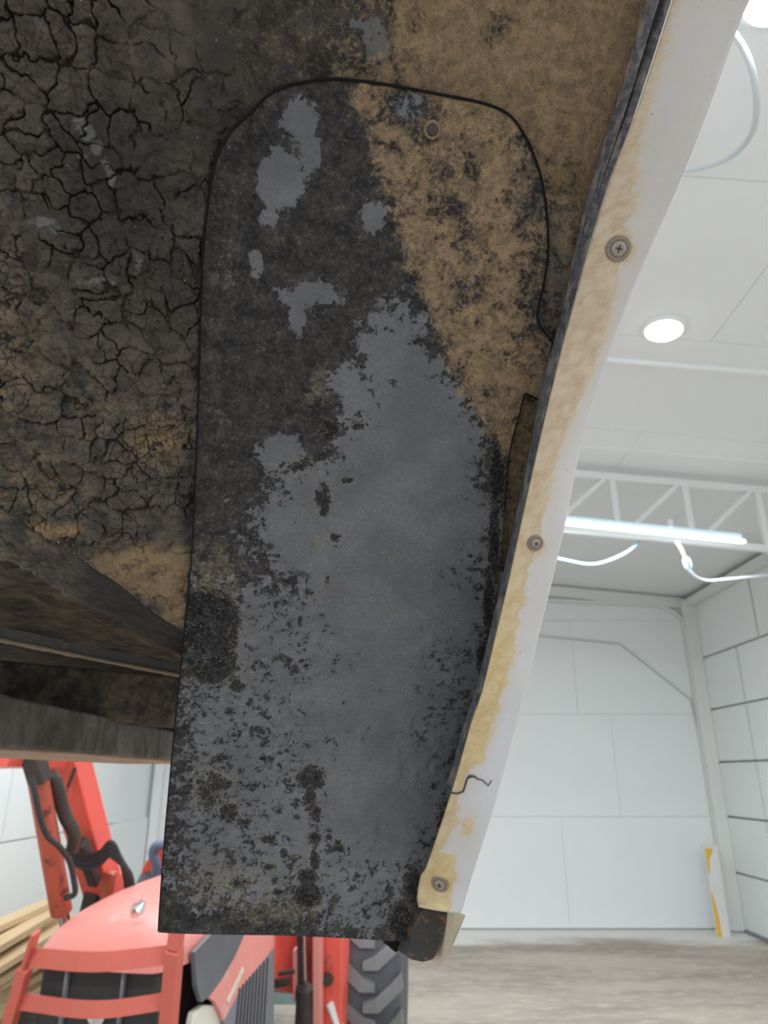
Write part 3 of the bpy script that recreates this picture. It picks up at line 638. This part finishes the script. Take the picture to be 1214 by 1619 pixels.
    rg = t.math('SUBTRACT', 0.82, mul(mul(gm, t.math('SUBTRACT', 1.0, km)), 0.32))
    t.out(c, rg); t.set(t.b.inputs['Specular IOR Level'], add(mul(mul(gm, t.math('SUBTRACT', 1.0, km)), 0.35), 0.05)); return t.m
M['liner'] = grime('mud_flap_rubber', (0.068, 0.064, 0.060), (0.030, 0.029, 0.030), (0.148, 0.152, 0.164), (0.19, 0.14, 0.09), (0.41, 0.285, 0.17), 0.3)
M['arch'] = grime('wheel_arch_steel', (0.085, 0.075, 0.062), (0.035, 0.031, 0.028), (0.135, 0.135, 0.13), (0.185, 0.135, 0.085), (0.36, 0.25, 0.145), 0.25)

# --- sheet-metal arch (smooth, dusty), from the left of the well to the edge strip
NU, NVv = 200, 230
us = np.linspace(0, 1, NU); vs = np.linspace(0, 1, NVv)
U, W = np.meshgrid(us, vs)
X = -190+U*1230
YBOT = lambda x: np.interp(x, [-190, 0, 80, 150, 210, 290, 380, 1040], [690, 800, 850, 897, 940, 1000, 1060, 1060])
Y = -240+W*(YBOT(X)+240)
XRr = np.interp(Y, SL[:, 1], SL[:, 0])+8
X = -190+U*(XRr+190)
Y = -240+W*(YBOT(X)+240)
P, N, uv, k = arch(X, Y, 0.0); xx, yy = X.ravel(), Y.ravel()
# a shallow pressed step following the liner's top edge
P = P+N*(0.004*(fbm(uv[:, 0]*12, uv[:, 1]*12, 3)-0.5))[:, None]
tanm = np.clip(smooth(420, 640, xx+0.25*(yy-60))*smooth(560, 300, yy-(xx-600)*0.5), 0, 1)*(0.85+0.25*smooth(600, 760, xx))
tanm = np.maximum(tanm, gauss(xx, yy, [(230, 900, 90, 45, 0.95), (285, 930, 40, 70, 0.95), (120, 850, 60, 18, 0.8)]))
tanm = tanm-gauss(xx, yy, [(885, 330, 45, 110, 0.45), (880, 470, 40, 90, 0.55), (595, 55, 28, 40, 0.6), (560, 30, 40, 20, .4), (780, 50, 30, 25, 0.5)])
tanm = np.where(yy > 560, np.where(xx > 600, 0.80, tanm), tanm)
gr = gauss(xx, yy, [(595, 60, 26, 45, 0.75), (555, 40, 20, 20, 0.7), (330, 60, 60, 40, 0.5), (885, 420, 60, 150, 0.62), (140, 0, 60, 60, 0.3)])
z0 = np.zeros(len(xx))
arch_o = mesh('wheel_arch', tw(P), gridfaces(NU, NVv), M['arch'], TRK, True, {'suv': uv, 'tan': tanm, 'grey': gr, 'olive': 0.25+0.5*np.clip(tanm, 0, 1), 'bare': z0, 'speck': z0+0.25})
X_ = carry_on(P, NU, 14, 0.035); ne = len(X_)//NU; uvx = np.tile(uv[:NU], (ne, 1)); uvx[:, 1] += np.repeat(np.arange(ne, 0, -1)*0.035, NU)
zx = np.zeros(len(X_)); mesh('arch_roof', tw(np.vstack([X_, P[:NU]])), gridfaces(NU, ne+1), M['arch'], arch_o, True, {'suv': np.vstack([uvx, uv[:NU]]), 'tan': np.tile(tanm[:NU], ne+1), 'grey': np.tile(gr[:NU], ne+1), 'olive': np.concatenate([zx, zx[:NU]])+0.4, 'bare': np.concatenate([zx, zx[:NU]]), 'speck': np.concatenate([zx, zx[:NU]])+0.25})
arch_o['label'] = 'dusty sheet-metal wheel arch'

# --- cracked undercoating crust over the left of the arch: real plates with open cracks
NU, NVv = 470, 640
U, W = np.meshgrid(np.linspace(0, 1, NU), np.linspace(0, 1, NVv))
X = -185+U*600; Y = -235+W*(YBOT(X)+235)
X = np.minimum(X, 419+0*Y)
P, N, uv, k = arch(X, Y, 0.0); xx, yy = X.ravel(), Y.ravel()
lw = np.stack([uv[:, 0], uv[:, 1]], 1)
def worley(q, seeds, warp, seed):
    """two nearest seed distances through a bucket grid"""
    q = q+warp*np.stack([fbm(q[:, 0]*60, q[:, 1]*60, seed)-0.5, fbm(q[:, 0]*60+7, q[:, 1]*60+3, seed+5)-0.5], 1)
    f1 = np.full(len(q), 9.0); f2 = np.full(len(q), 9.0); idx = np.zeros(len(q), int)
    o = np.argsort(q[:, 1]); qs = q[o]
    for b in np.array_split(np.arange(len(q)), 120):
        S = qs[b]; m = (seeds[:, 1] > S[:, 1].min()-0.07) & (seeds[:, 1] < S[:, 1].max()+0.07); ids = np.where(m)[0]; Z = seeds[ids]
        d = np.hypot(S[:, None, 0]-Z[None, :, 0], S[:, None, 1]-Z[None, :, 1])
        p = np.argpartition(d, 1, axis=1)[:, :2]; r = np.arange(len(S)); d0 = d[r, p[:, 0]]; d1 = d[r, p[:, 1]]
        sw = d1 < d0; p0 = np.where(sw, p[:, 1], p[:, 0]); a = np.minimum(d0, d1); c2 = np.maximum(d0, d1)
        f1[o[b]] = a; f2[o[b]] = c2; idx[o[b]] = ids[p0]
    return f1, f2, idx
lo, hi = lw.min(0)-0.03, lw.max(0)+0.03
def scatter(cell, jit):
    gx = np.arange(lo[0], hi[0], cell); gy = np.arange(lo[1], hi[1], cell); G = np.stack(np.meshgrid(gx, gy), -1).reshape(-1, 2)
    return G+RNG.uniform(-jit, jit, G.shape)*cell
sA = scatter(0.0190, 0.62); sA = sA[RNG.random(len(sA)) > 0.18]; sB = scatter(0.0085, 0.5)
a1, a2, ia = worley(lw, sA, 0.024, 11); b1, b2, ib = worley(lw, sB, 0.010, 23)
cw = 0.5+1.1*fbm(lw[:, 0]*45, lw[:, 1]*45, 43)
big = smooth(0.0001, 0.0019, (a2-a1)/cw)            # 0 in a crack
sml = smooth(0.0000, 0.0009, b2-b1)
dome = np.clip(1-(a1/0.016)**2, 0, 1)
lvl = RNG.random(len(sA))[ia]
openA = smooth(0.33, 0.56, fbm(lw[:, 0]*48, lw[:, 1]*48, 41))      # cracks come and go
fine = gauss(xx, yy, [(250, 690, 75, 90, 1.0), (70, 820, 60, 40, .8), (20, 560, 60, 160, 0.6), (240, 420, 60, 60, 0.5)])
rough = fbm(lw[:, 0]*240, lw[:, 1]*240, 51, 4)-0.5; mid = fbm(lw[:, 0]*70, lw[:, 1]*70, 61, 4)-0.5
lump = fbm(lw[:, 0]*32, lw[:, 1]*32, 67, 3)-0.5; ridg = np.abs(fbm(lw[:, 0]*110, lw[:, 1]*110, 69, 3)-0.5)
hgt = 0.0050 + 0.0042*dome*(0.3+0.7*openA) + 0.0042*(lvl-0.5) + 0.0066*rough + 0.0066*mid + 0.0075*lump - 0.0014*(1-smooth(0.0, 0.05, ridg))*fine
hgt = hgt - (0.0072*(1-big)*(0.06+0.94*openA)) - 0.0028*(1-sml)*(0.45*openA+fine)
amp = smooth(408, 330, xx)
amp = amp*(1-0.75*gauss(xx, yy, [(330, 40, 90, 70, 1.0), (160, 240, 12, 60, .9), (70, 350, 30, 14, .8)]))*(1-0.9*gauss(xx, yy, [(230, 905, 80, 34), (285, 930, 40, 70)]))
hgt = hgt*amp-0.0012*(1-amp)
P = P+N*hgt[:, None]
pal = gauss(xx, yy, [(128, 190, 12, 14, 0.8), (142, 210, 12, 14, 0.9), (155, 232, 11, 14, 0.95), (168, 255, 9, 18, 0.8), (178, 285, 7, 22, 0.8), (140, 245, 16, 10, .4), (65, 350, 24, 9, 0.7), (95, 362, 14, 9, 0.6), (190, 440, 60, 14, 0.5), (115, 480, 40, 12, .5), (20, 280, 14, 30, .4), (215, 420, 14, 24, .5), (290, 380, 20, 30, .3)])
tanm = gauss(xx, yy, [(250, 690, 70, 60, 0.62), (20, 560, 80, 190, 0.52), (60, 760, 120, 70, 0.5), (230, 900, 90, 45, 0.9), (285, 930, 40, 70, 0.9), (90, 835, 60, 18, 0.85), (150, 640, 80, 80, 0.42), (120, 60, 120, 60, .40)])
blk = gauss(xx, yy, [(190, 290, 120, 170, 0.92), (300, 790, 16, 60, 0.9), (270, 430, 80, 100, 0.7), (350, 130, 60, 190, 0.85), (110, 60, 170, 80, 0.5)])
t = NT('cracked_undercoating'); v = t.attr('suv', True)
n1 = t.noise(v, 60, 8, 0.65); n2 = t.noise(v, 300, 6, 0.65); n3 = t.noise(v, 900, 3, 0.6)
c = t.mix(t.step(n1, 0.36, 0.64), (0.066, 0.059, 0.052), (0.145, 0.125, 0.103)); c = t.mix(t.math('MULTIPLY', t.attr('plate'), 0.45), c, (0.155, 0.132, 0.107))
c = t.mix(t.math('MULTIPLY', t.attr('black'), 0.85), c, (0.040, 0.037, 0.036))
tm = t.step(t.math('ADD', t.math('ADD', t.attr('tan'), t.math('MULTIPLY', t.math('SUBTRACT', n1, 0.5), 0.7)), t.math('MULTIPLY', t.math('SUBTRACT', n2, 0.5), 0.5)), 0.30, 0.95)
c = t.mix(tm, c, t.mix(n1, (0.27, 0.195, 0.11), (0.40, 0.28, 0.16)))
pm = t.step(t.math('ADD', t.attr('pale'), t.math('MULTIPLY', t.math('SUBTRACT', n1, 0.5), 2.6)), 0.42, 0.72); c = t.mix(t.math('MULTIPLY', pm, 0.7), c, (0.20, 0.205, 0.205))
sv = t.vor(v, 150); sc = t.vor(v, 150, col=True); c = t.mix(t.math('MULTIPLY', t.math('MULTIPLY', t.step(sv, 0.12, 0.06), t.step(sc, 0.8, 0.86)), 0.7), c, (0.42, 0.36, 0.27))
c = t.mix(t.math('MULTIPLY', t.step(n3, 0.6, 0.75), 0.35), c, (0.20, 0.17, 0.13))
t.bump(t.math('ADD', n2, t.math('MULTIPLY', n3, 0.6)), 0.9, 0.0026); M['crust'] = t.out(c, 0.92, spec=0.06)
cr = mesh('undercoating_crust', tw(P), gridfaces(NU, NVv), M['crust'], arch_o, True, {'suv': uv, 'tan': tanm, 'pale': pal, 'black': blk, 'plate': lvl})
cr['kind'] = 'stuff'; cr['label'] = 'cracked black-brown undercoating plates'

# --- mud flap / liner sheet
def coons(T, Bo, Lf, Rg, nu, nv):
    T = resample(spline(T, 200), nu); Bo = resample(spline(Bo, 200), nu); Lf = resample(spline(Lf, 300), nv); Rg = resample(np.array(Rg, float), nv)
    u = np.linspace(0, 1, nu)[None, :, None]; v = np.linspace(0, 1, nv)[:, None, None]
    S = (1-v)*T[None]+v*Bo[None]+(1-u)*Lf[:, None]+u*Rg[:, None]
    S -= (1-u)*(1-v)*T[0]+u*(1-v)*T[-1]+(1-u)*v*Bo[0]+u*v*Bo[-1]
    return S
RG = list(map(tuple, spline([(836, 226), (855, 280), (864, 340), (866, 400), (860, 445), (851, 485), (850, 503), (856, 519), (873, 541)], 60)))+[(868, 580), (856, 634)]+list(map(tuple, spline([(829, 621), (822, 650), (806, 715), (798, 800), (791, 870), (785, 930), (779, 1000), (772, 1060), (775, 1090), (752, 1180), (716, 1290), (680, 1390), (650, 1470), (641, 1487)], 160)))
S = coons([(398, 176), (430, 146), (475, 131), (530, 125), (600, 132), (700, 150), (770, 165), (808, 185), (836, 226)], [(250, 1470), (256, 1474), (330, 1477), (450, 1479), (560, 1484), (620, 1488), (641, 1487)],
          [(398, 176), (365, 208), (342, 250), (330, 310), (322, 380), (317, 480), (314, 600), (310, 720), (304, 860), (293, 975), (284, 1070), (275, 1160), (262, 1300), (253, 1420), (250, 1470)], RG, 190, 480)
X, Y = S[..., 0], S[..., 1]; nvv, nuu = X.shape
P, N, uv, k = arch(X, Y, 0.011); xx, yy = X.ravel(), Y.ravel()
und = 0.004*(fbm(uv[:, 0]*9, uv[:, 1]*7, 71)-0.5)+0.0008*(fbm(uv[:, 0]*90, uv[:, 1]*90, 77)-0.5)
scab = gauss(xx, yy, [(640, 1150, 12, 22), (648, 1172, 14, 16), (628, 1205, 9, 22), (624, 1222, 9, 16), (630, 1262, 14, 12), (655, 1225, 7, 8), (605, 1155, 16, 14, .8), (580, 1180, 20, 14, .7), (680, 1010, 8, 18, .8), (590, 1310, 8, 24, .8), (580, 1275, 14, 12, .7), (688, 1215, 9, 9, .8), (625, 1085, 16, 14, .7), (672, 1205, 9, 9, .7), (690, 1180, 9, 14, .6), (666, 1290, 10, 10, .6), (618, 1340, 10, 14, .6), (684, 925, 7, 12, .7)])
scr = fbm(uv[:, 0]*300, uv[:, 1]*300, 83)
und = und+scab*(0.0006+0.0022*scr)*smooth(0.35, 0.6, scab+0.5*(scr-0.5))
P = P+N*und[:, None]
xb = np.interp(yy, [100, 150, 200, 300, 420, 520, 620, 700, 760], [560, 545, 575, 600, 640, 685, 722, 775, 840])
tanm = smooth(-28, 30, xx-xb+14*(fbm(xx/30, yy/30, 91)-0.5))*0.86*smooth(800, 715, yy)
tanm = tanm-gauss(xx, yy, [(648, 168, 34, 30, 0.8), (655, 205, 20, 20, .5), (845, 300, 30, 90, 0.45), (850, 460, 24, 80, .5), (700, 290, 20, 50, .35), (705, 330, 30, 30, .3), (745, 375, 30, 30, 0.3), (735, 460, 30, 20, .4), (745, 250, 10, 20, .3), (640, 320, 20, 20, .3)])
G = gauss(xx, yy, [(650, 720, 120, 150, 0.95), (600, 830, 200, 120, 1.0), (620, 960, 190, 130, 0.85), (580, 1100, 200, 150, 0.75), (600, 1250, 140, 150, 0.85), (450, 1330, 110, 120, 0.62), (580, 1420, 150, 80, 0.6), (620, 560, 70, 110, 0.72), (660, 640, 60, 90, .9), (440, 285, 40, 48, 1.0), (475, 195, 30, 42, 0.85), (490, 250, 22, 45, .8), (425, 345, 16, 18, .8), (590, 345, 22, 30, 0.75), (405, 415, 13, 26, 0.9), (490, 470, 66, 36, 0.66), (470, 500, 18, 40, .8), (445, 715, 46, 34, 0.8), (560, 620, 40, 70, 0.7), (380, 1200, 110, 170, 0.55), (290, 1150, 40, 120, 0.5), (645, 170, 30, 34, 0.6), (530, 590, 20, 30, .6)])
G = np.maximum(G, 0.60*smooth(780, 980, yy)*smooth(1520, 1390, yy)*(0.75+0.25*smooth(260, 340, xx)))
K = gauss(xx, yy, [(332, 985, 40, 44, 1.5), (300, 965, 30, 26, 1.5), (335, 1045, 36, 34, 1.2), (305, 1010, 30, 40, 1.2), (375, 1085, 18, 12, .7), (365, 1000, 14, 40, .8), (787, 760, 14, 42, 0.9), (783, 725, 10, 18, .9), (780, 850, 10, 60, .8), (772, 960, 10, 60, 0.8), (765, 1040, 14, 40, .8), (492, 1232, 26, 22, 0.85), (490, 1265, 12, 22, .8), (500, 1285, 11, 18, .7), (497, 1325, 12, 15, .8), (498, 1360, 9, 18, .8), (485, 1385, 18, 14, .85), (486, 1415, 24, 20, 0.9), (330, 1255, 26, 40, 0.62), (362, 1285, 24, 20, .66), (350, 1240, 20, 14, .7), (380, 1395, 26, 14, .6), (425, 1328, 16, 8, .8), (450, 1350, 8, 10, .7), (440, 1410, 12, 6, .8), (425, 1370, 14, 8, .7), (636, 1462, 22, 40, 0.9), (655, 1400, 20, 40, .75), (700, 1290, 14, 50, .6), (740, 1150, 12, 60, .6), (510, 790, 14, 34, 0.8), (520, 680, 20, 18, .7), (470, 735, 34, 14, .6), (530, 850, 14, 20, .6), (570, 670, 24, 12, .6), (550, 760, 16, 8, .6), (535, 1335, 8, 8, .8)])
O = gauss(xx, yy, [(340, 920, 50, 70, 0.8), (340, 1230, 60, 60, 0.55), (350, 1400, 80, 60, 0.7), (430, 1440, 90, 30, 0.75), (480, 1380, 60, 60, 0.5), (500, 620, 26, 60, 0.6), (360, 440, 40, 60, .5), (510, 920, 20, 90, .5), (350, 650, 40, 180, .35)])
O = np.maximum(O, 0.22); O = np.maximum(O, 0.75*np.clip(tanm, 0, 1))
SPK = 0.25+0.75*smooth(650, 900, yy)
ln = mesh('mud_flap', tw(P), gridfaces(nuu, nvv), M['liner'], TRK, True, {'suv': uv, 'tan': tanm, 'grey': G, 'olive': O, 'bare': K, 'speck': SPK})
ln['label'] = 'black plastic splash shield, tan dust on one corner'
gi = np.arange(nuu*nvv).reshape(nvv, nuu); loop = np.concatenate([gi[0, :], gi[1:, -1], gi[-1, -2::-1], gi[-2:0, 0:1].ravel()])
Vr = np.vstack([P[loop], P[loop]-N[loop]*0.0045]); nl = len(loop)
mesh('flap_rim', tw(Vr), [(q, (q+1) % nl, nl+(q+1) % nl, nl+q) for q in range(nl)], M['matteblack'], ln)

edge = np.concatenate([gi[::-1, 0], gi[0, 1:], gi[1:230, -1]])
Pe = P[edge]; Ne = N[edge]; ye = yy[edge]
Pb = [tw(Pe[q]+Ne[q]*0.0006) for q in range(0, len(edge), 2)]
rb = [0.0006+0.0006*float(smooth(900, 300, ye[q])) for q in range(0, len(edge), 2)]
MB().tube(Pb, rb, 6).obj('flap_gap_shade', M['matteblack'], ln, sm=True)  # black tube stands in for the shadow gap along the flap's edge

# --- fasteners
def screw(parent, p, n, r, mat, washer_mat, name='screw', tilt=0.4, world_parent=True):
    n = Vector(n).normalized(); p = Vector(tw(p)); x = n.orthogonal().normalized(); x.rotate(Matrix.Rotation(tilt, 3, n)); y = n.cross(x)
    wsh = MB().lathe([(r, -0.001), (r, 0.0008), (r*0.92, 0.0016), (r*0.72, 0.0016), (r*0.66, 0.0010), (r*0.1, 0.0010)], p, n, 32).obj(name, washer_mat, parent, sm=True)
    b = MB().lathe([(r*0.60, 0.0008), (r*0.58, 0.0022), (r*0.40, 0.0034), (r*0.38, 0.0034)], p, n, 28)
    hd = b.obj('screw_head', mat, parent, sm=True)
    c = MB()
    for a, b2 in ((x, y), (y, x)): c.beam(p+n*0.0028+a*r*0.30, p+n*0.0028-a*r*0.30, r*0.13, 0.0016, b2)
    cx = c.obj('cross_slot', M['greasy'], parent)
    return wsh
M['rustwasher'] = simple('rusty_washer', (0.24, 0.19, 0.14), 0.55, 0.2, var=0.25, sc=160, dirt=((0.26, 0.20, 0.16), 0.05))
M['screwhead'] = simple('weathered_screw', (0.30, 0.27, 0.235), 0.45, 0.3, var=0.2, sc=200)
def fender_at(px, py):
    d = np.hypot(FENPX[:, 0]-px, FENPX[:, 1]-py); i = int(d.argmin()); j = i % NC; i0 = min(max(i, NC), len(FENV)-NC-1)
    a = FENV[i0+NC]-FENV[i0-NC]; b = FENV[i0+(1 if j < NC-1 else 0)]-FENV[i0-(1 if j > 0 else 0)]; n = np.cross(a, b); n /= np.linalg.norm(n)
    if n@(np.array([0, 0, EYE])-FENV[i]) < 0: n = -n
    return FENV[i]+n*0.0008, n
for px, py, rad in ((972, 399, 0.0105), (841, 860, 0.0078), (692, 1396, 0.0100)):
    p, n = fender_at(px, py); screw(fen, p, n, rad, M['screwhead'], M['rustwasher'], 'screw_washer')
# hairline crack in the paint
pts = [fender_at(px, py) for px, py in ((714, 1251), (722, 1252), (731, 1251), (732, 1240), (736, 1230), (740, 1224), (746, 1228), (752, 1231), (758, 1231), (764, 1237), (769, 1241), (772, 1235))]
MB().tube([tw(p+n*0.0002) for p, n in pts], [0.0009, 0.0009, 0.0009, 0.0009, 0.001, 0.0018, 0.001, 0.0007, 0.0006, 0.0006, 0.0006, 0.0005], 6).obj('paint_crack', M['greasy'], fen)
pc, ncl, _, _ = arch(np.array([683.]), np.array([205.]), 0.0125)
M['clip'] = simple('dusty_clip', (0.19, 0.145, 0.09), 0.8, var=0.4, sc=220, dirt=((0.05, 0.045, 0.04), 0.08))
screw(ln, pc[0], ncl[0], 0.0072, M['greasy'], M['clip'], 'clip')
# torn nick at the flap's top edge
pn = [arch(np.array([float(a)]), np.array([float(b)]), 0.006)[0][0] for a, b in ((631, 136), (629, 128), (634, 122), (630, 118))]
MB().tube([tw(p) for p in pn], [0.002, 0.003, 0.002, 0.001], 6).obj('torn_nick', M['greasy'], ln)

# --- black stub inside the fender's foot
stub = [(661, 1431), (704, 1437), (702, 1458), (697, 1480), (688, 1503), (681, 1517), (668, 1521), (650, 1517), (636, 1507), (641, 1488), (646, 1462), (655, 1446)]
Ps = np.array([on_plane(px, py, L_IN)*1.0 for px, py in stub]); Ps = np.array([at(px, py, 0.835) for px, py in stub])
nn_ = len(stub); ctr = Ps.mean(0)
V = np.vstack([tw(Ps), tw(ctr+(Ps-ctr)*0.90-LF*0.010), tw(Ps+LF*0.06)])
F = [tuple(range(nn_, 2*nn_))]+[(i, (i+1) % nn_, nn_+(i+1) % nn_, nn_+i) for i in range(nn_)]+[(2*nn_+i, 2*nn_+(i+1) % nn_, (i+1) % nn_, i) for i in range(nn_)]
t = NT('rusty_black_stub'); v = t.obj(); n1 = t.noise(v, 45, 7, 0.65); n2 = t.noise(v, 220, 5)
c = t.mix(t.step(n1, 0.52, 0.66), (0.045, 0.045, 0.043), (0.20, 0.105, 0.055)); c = t.mix(t.math('MULTIPLY', t.step(n2, 0.62, 0.75), 0.4), c, (0.22, 0.19, 0.14))
t.bump(n2, 0.5, 0.002); M['stub'] = t.out(c, 0.65, spec=0.15)
mesh('fender_bracket', V, F, M['stub'], TRK, False)
torn = [(612, 1487), (645, 1484), (643, 1500), (637, 1508), (630, 1503), (626, 1506), (620, 1498), (614, 1496)]
Pt = np.array([at(px, py, 0.85) for px, py in torn]); nn_ = len(torn)
mesh('torn_edge', np.vstack([tw(Pt), tw(Pt+LF*0.02)]), [tuple(range(nn_))]+[(nn_+i, nn_+(i+1) % nn_, (i+1) % nn_, i) for i in range(nn_)], M['matteblack'], ln)

# --- plate glimpsed between flap and lip
gp = [(783, 903), (806, 908), (800, 940), (782, 1015), (770, 1070), (764, 1070), (770, 1020), (777, 960)]
Pg, Ng, _, _ = arch(np.array([p[0] for p in gp], float), np.array([p[1] for p in gp], float), 0.004)
M['plate'] = simple('dusty_brown_plate', (0.30, 0.25, 0.20), 0.7, var=0.15, sc=60)
nn_ = len(gp)
mesh('backing_plate', np.vstack([tw(Pg), tw(Pg-Ng*0.003)]), [tuple(range(nn_))]+[(nn_+i, nn_+(i+1) % nn_, (i+1) % nn_, i) for i in range(nn_)], M['plate'], TRK)

# --- lower seam flange of the arch (crusted lip below the well)
C1 = resample(spline([(-190, 690), (-80, 752), (0, 800), (80, 850), (150, 897), (210, 940), (290, 1000), (340, 1035)], 120), 160)
C2 = resample(spline([(-190, 760), (-80, 832), (0, 881), (60, 913), (115, 946), (180, 976), (290, 1038), (340, 1068)], 120), 160)
Pa, Na, uva, ka = arch(C1[:, 0], C1[:, 1], 0.0)
ND = 34; V = []; UV = []; XY = []
for i in range(160):
    b = np.array(at(C2[i, 0], C2[i, 1]+3*(vnoise(np.array(i*0.5), np.array(0.3), 5)-0.5), ka[i]*np.interp(C2[i, 0], [0, 200, 290, 340], [0.955, 0.975, 1.03, 1.06])))
    for j in range(ND):
        c = j/(ND-1); V.append(Pa[i]+(b-Pa[i])*c); UV.append((uva[i, 0], uva[i, 1]-c*0.06, 0)); XY.append(C1[i]+(C2[i]-C1[i])*c)
V = np.array(V); UV = np.array(UV); XY = np.array(XY)
g1, g2, ig = worley(UV[:, :2], sB, 0.006, 33)
am = smooth(150, 60, XY[:, 0]); d = np.cross(np.gradient(Pa, axis=0)[0], V[ND-1]-V[0]); d /= np.linalg.norm(d)
if d@(np.array([0, 0, EYE])-V[0]) < 0: d = -d
V = V+d*((0.003*smooth(0.0002, 0.002, g2-g1)*am+0.003*(fbm(UV[:, 0]*150, UV[:, 1]*150, 37)-0.5))*np.minimum(1, np.tile(np.linspace(0, 4, ND), 160)))[:, None]
zz = np.zeros(len(V))
fl = mesh('seam_flange', tw(V), gridfaces(ND, 160), M['crust'], TRK, True, {'suv': UV, 'tan': gauss(XY[:, 0], XY[:, 1], [(0, 812, 40, 18, .7), (60, 850, 40, 20, .6), (40, 870, 70, 40, .45)]), 'pale': zz, 'black': 0.1+0.75*smooth(90, 170, XY[:, 0]), 'plate': RNG.random(len(sB))[ig]})  # black attribute puts the shade on the flange's right half into the colour
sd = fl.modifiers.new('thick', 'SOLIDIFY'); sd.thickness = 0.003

# --- floor pan, ledge, crossmember, rail below and behind the well
t = NT('grimy_underbody'); v = t.obj(); n1 = t.noise(t.scale(v, (6, 14, 14)), 3.0, 8, 0.68); n2 = t.noise(v, 120, 6)
c = t.mix(t.step(n1, 0.35, 0.7), (0.040, 0.034, 0.030), (0.13, 0.105, 0.075)); t.bump(n2, 0.8, 0.006); M['under'] = t.out(c, 0.85, spec=0.1)
def sheet(name, Atop, Bbot, mat, n=60, m=20, rough_=0.0, seed=0):
    A = resample(np.array(Atop, float), n); B = resample(np.array(Bbot, float), n); V = []
    for i in range(n):
        for j in range(m):
            V.append(A[i]+(B[i]-A[i])*j/(m-1))
    V = np.array(V); q = V@np.array([[1, 0.2], [0.1, 1], [0.5, 0.5]])
    V[:, 2] += rough_*(fbm(q[:, 0]*40, q[:, 1]*40, seed)-0.5)
    return mesh(name, tw(V), gridfaces(m, n), mat, TRK, True)
topc = [at(-190, 756, 0.60), at(0, 876, 0.64), at(60, 908, 0.66), at(115, 941, 0.69), at(180, 971, 0.74), at(290, 1033, 0.83), at(340, 1065, 0.88)]
led = [at(-190, 945, 0.80), at(0, 990, 0.88), at(140, 1020, 0.97), at(285, 1051, 1.08), at(345, 1066, 1.14)]
sheet('floor_pan', topc, led, M['under'], 120, 60, 0.016, 4)
ledb = [at(-190, 968, 0.80), at(0, 1012, 0.88), at(140, 1040, 0.97), at(285, 1068, 1.08), at(345, 1082, 1.14)]
M['ledge'] = simple('dusty_ledge', (0.10, 0.098, 0.092), 0.75, var=0.35, sc=60, bump=0.5)
M['ledgeedge'] = simple('tan_dust_edge', (0.34, 0.27, 0.18), 0.85, var=0.35, sc=90, bump=0.6)
lg = MB(); n_ = 5
lg.add([tuple(tw(p)) for p in led]+[tuple(tw(p)) for p in ledb]+[tuple(tw(np.array(p)+[0, 0.012, 0])) for p in ledb]+[tuple(tw(np.array(p)+[0, 0.012, 0])) for p in led], [(i+r*n_, i+1+r*n_, i+1+((r+1) % 4)*n_, i+((r+1) % 4)*n_) for r in range(4) for i in range(n_-1)])
ldo = lg.obj('ledge_flange', M['ledge'], TRK)
MB().tube([tw(np.array(p)+[0, -0.001, 0]) for p in resample(np.array(ledb), 60)], [0.0022+0.0012*random.random() for _ in range(60)], 6).obj('dust_bead', M['ledgeedge'], ldo)
# closed box added above the rail to keep light out of the cavity
MB().prism([tw((-1.25, 0.95, EYE+0.24)), tw((-0.15, 0.95, EYE+0.24)), tw((-0.15, 2.15, EYE+0.24)), tw((-1.25, 2.15, EYE+0.24))], (0, 0, 0.03)).obj('light_block_cavity_top', M['under'], TRK)
MB().prism([tw((-1.25, 2.1, EYE+0.06)), tw((-0.15, 2.1, EYE+0.06)), tw((-0.15, 2.1, EYE+0.24)), tw((-1.25, 2.1, EYE+0.24))], (0, 0.03, 0)).obj('light_block_cavity_back', M['under'], TRK)
MB().prism([tw((-0.62, 1.15, EYE+0.09)), tw((-0.20, 1.62, EYE+0.09)), tw((-0.20, 1.62, EYE+0.185)), tw((-0.62, 1.15, EYE+0.175))], (-0.05, 0.08, 0)).obj('crossmember', M['under'], TRK, bevel=0.006)
t = NT('weathered_rail'); v = t.obj(); n1 = t.noise(t.scale(v, (8, 8, 5)), 2.2, 7, 0.66); n2 = t.noise(v, 90, 6)
c = t.mix(t.step(n1, 0.35, 0.65), (0.075, 0.066, 0.055), (0.175, 0.16, 0.138)); c = t.mix(t.step(n2, 0.5, 0.8), c, (0.09, 0.065, 0.055)); t.bump(n2, 0.3, 0.003); M['rail'] = t.out(c, 0.75, spec=0.2)
t = NT('rail_underside'); v = t.obj(); n1 = t.noise(t.scale(v, (20, 2, 8)), 3, 7, 0.66)
c = t.mix(t.step(n1, 0.3, 0.7), (0.26, 0.15, 0.10), (0.50, 0.38, 0.27)); M['railunder'] = t.out(c, 0.75)
rl = MB().box(tw((-0.62, 1.30, EYE+0.066)), (0.27, 1.75, 0.062)).obj('rocker_rail', M['rail'], TRK, bevel=0.004)
MB().box(tw((-0.625, 1.30, EYE+0.0340)), (0.25, 1.74, 0.003)).obj('rail_underside', M['railunder'], rl)
# unseen plates added over and behind the well to block the room light
def lt(l, t_, z): return tw(LL*l+LF*t_+np.array([0, 0, EYE+z]))
MB().prism([lt(-1.2, -0.55, 0.74), lt(L_IN, -0.55, 0.74), lt(L_IN, 1.1, 0.74), lt(-1.2, 1.1, 0.74)], (0, 0, 0.04)).obj('light_block_top', M['white'], TRK)
MB().prism([lt(0.07, 0.985, -0.02), lt(L_IN-0.03, 0.985, -0.02), lt(L_IN-0.03, 0.985, 0.74), lt(0.07, 0.985, 0.74)], tuple(LF*0.02)).obj('light_block_inner', M['under'], TRK)
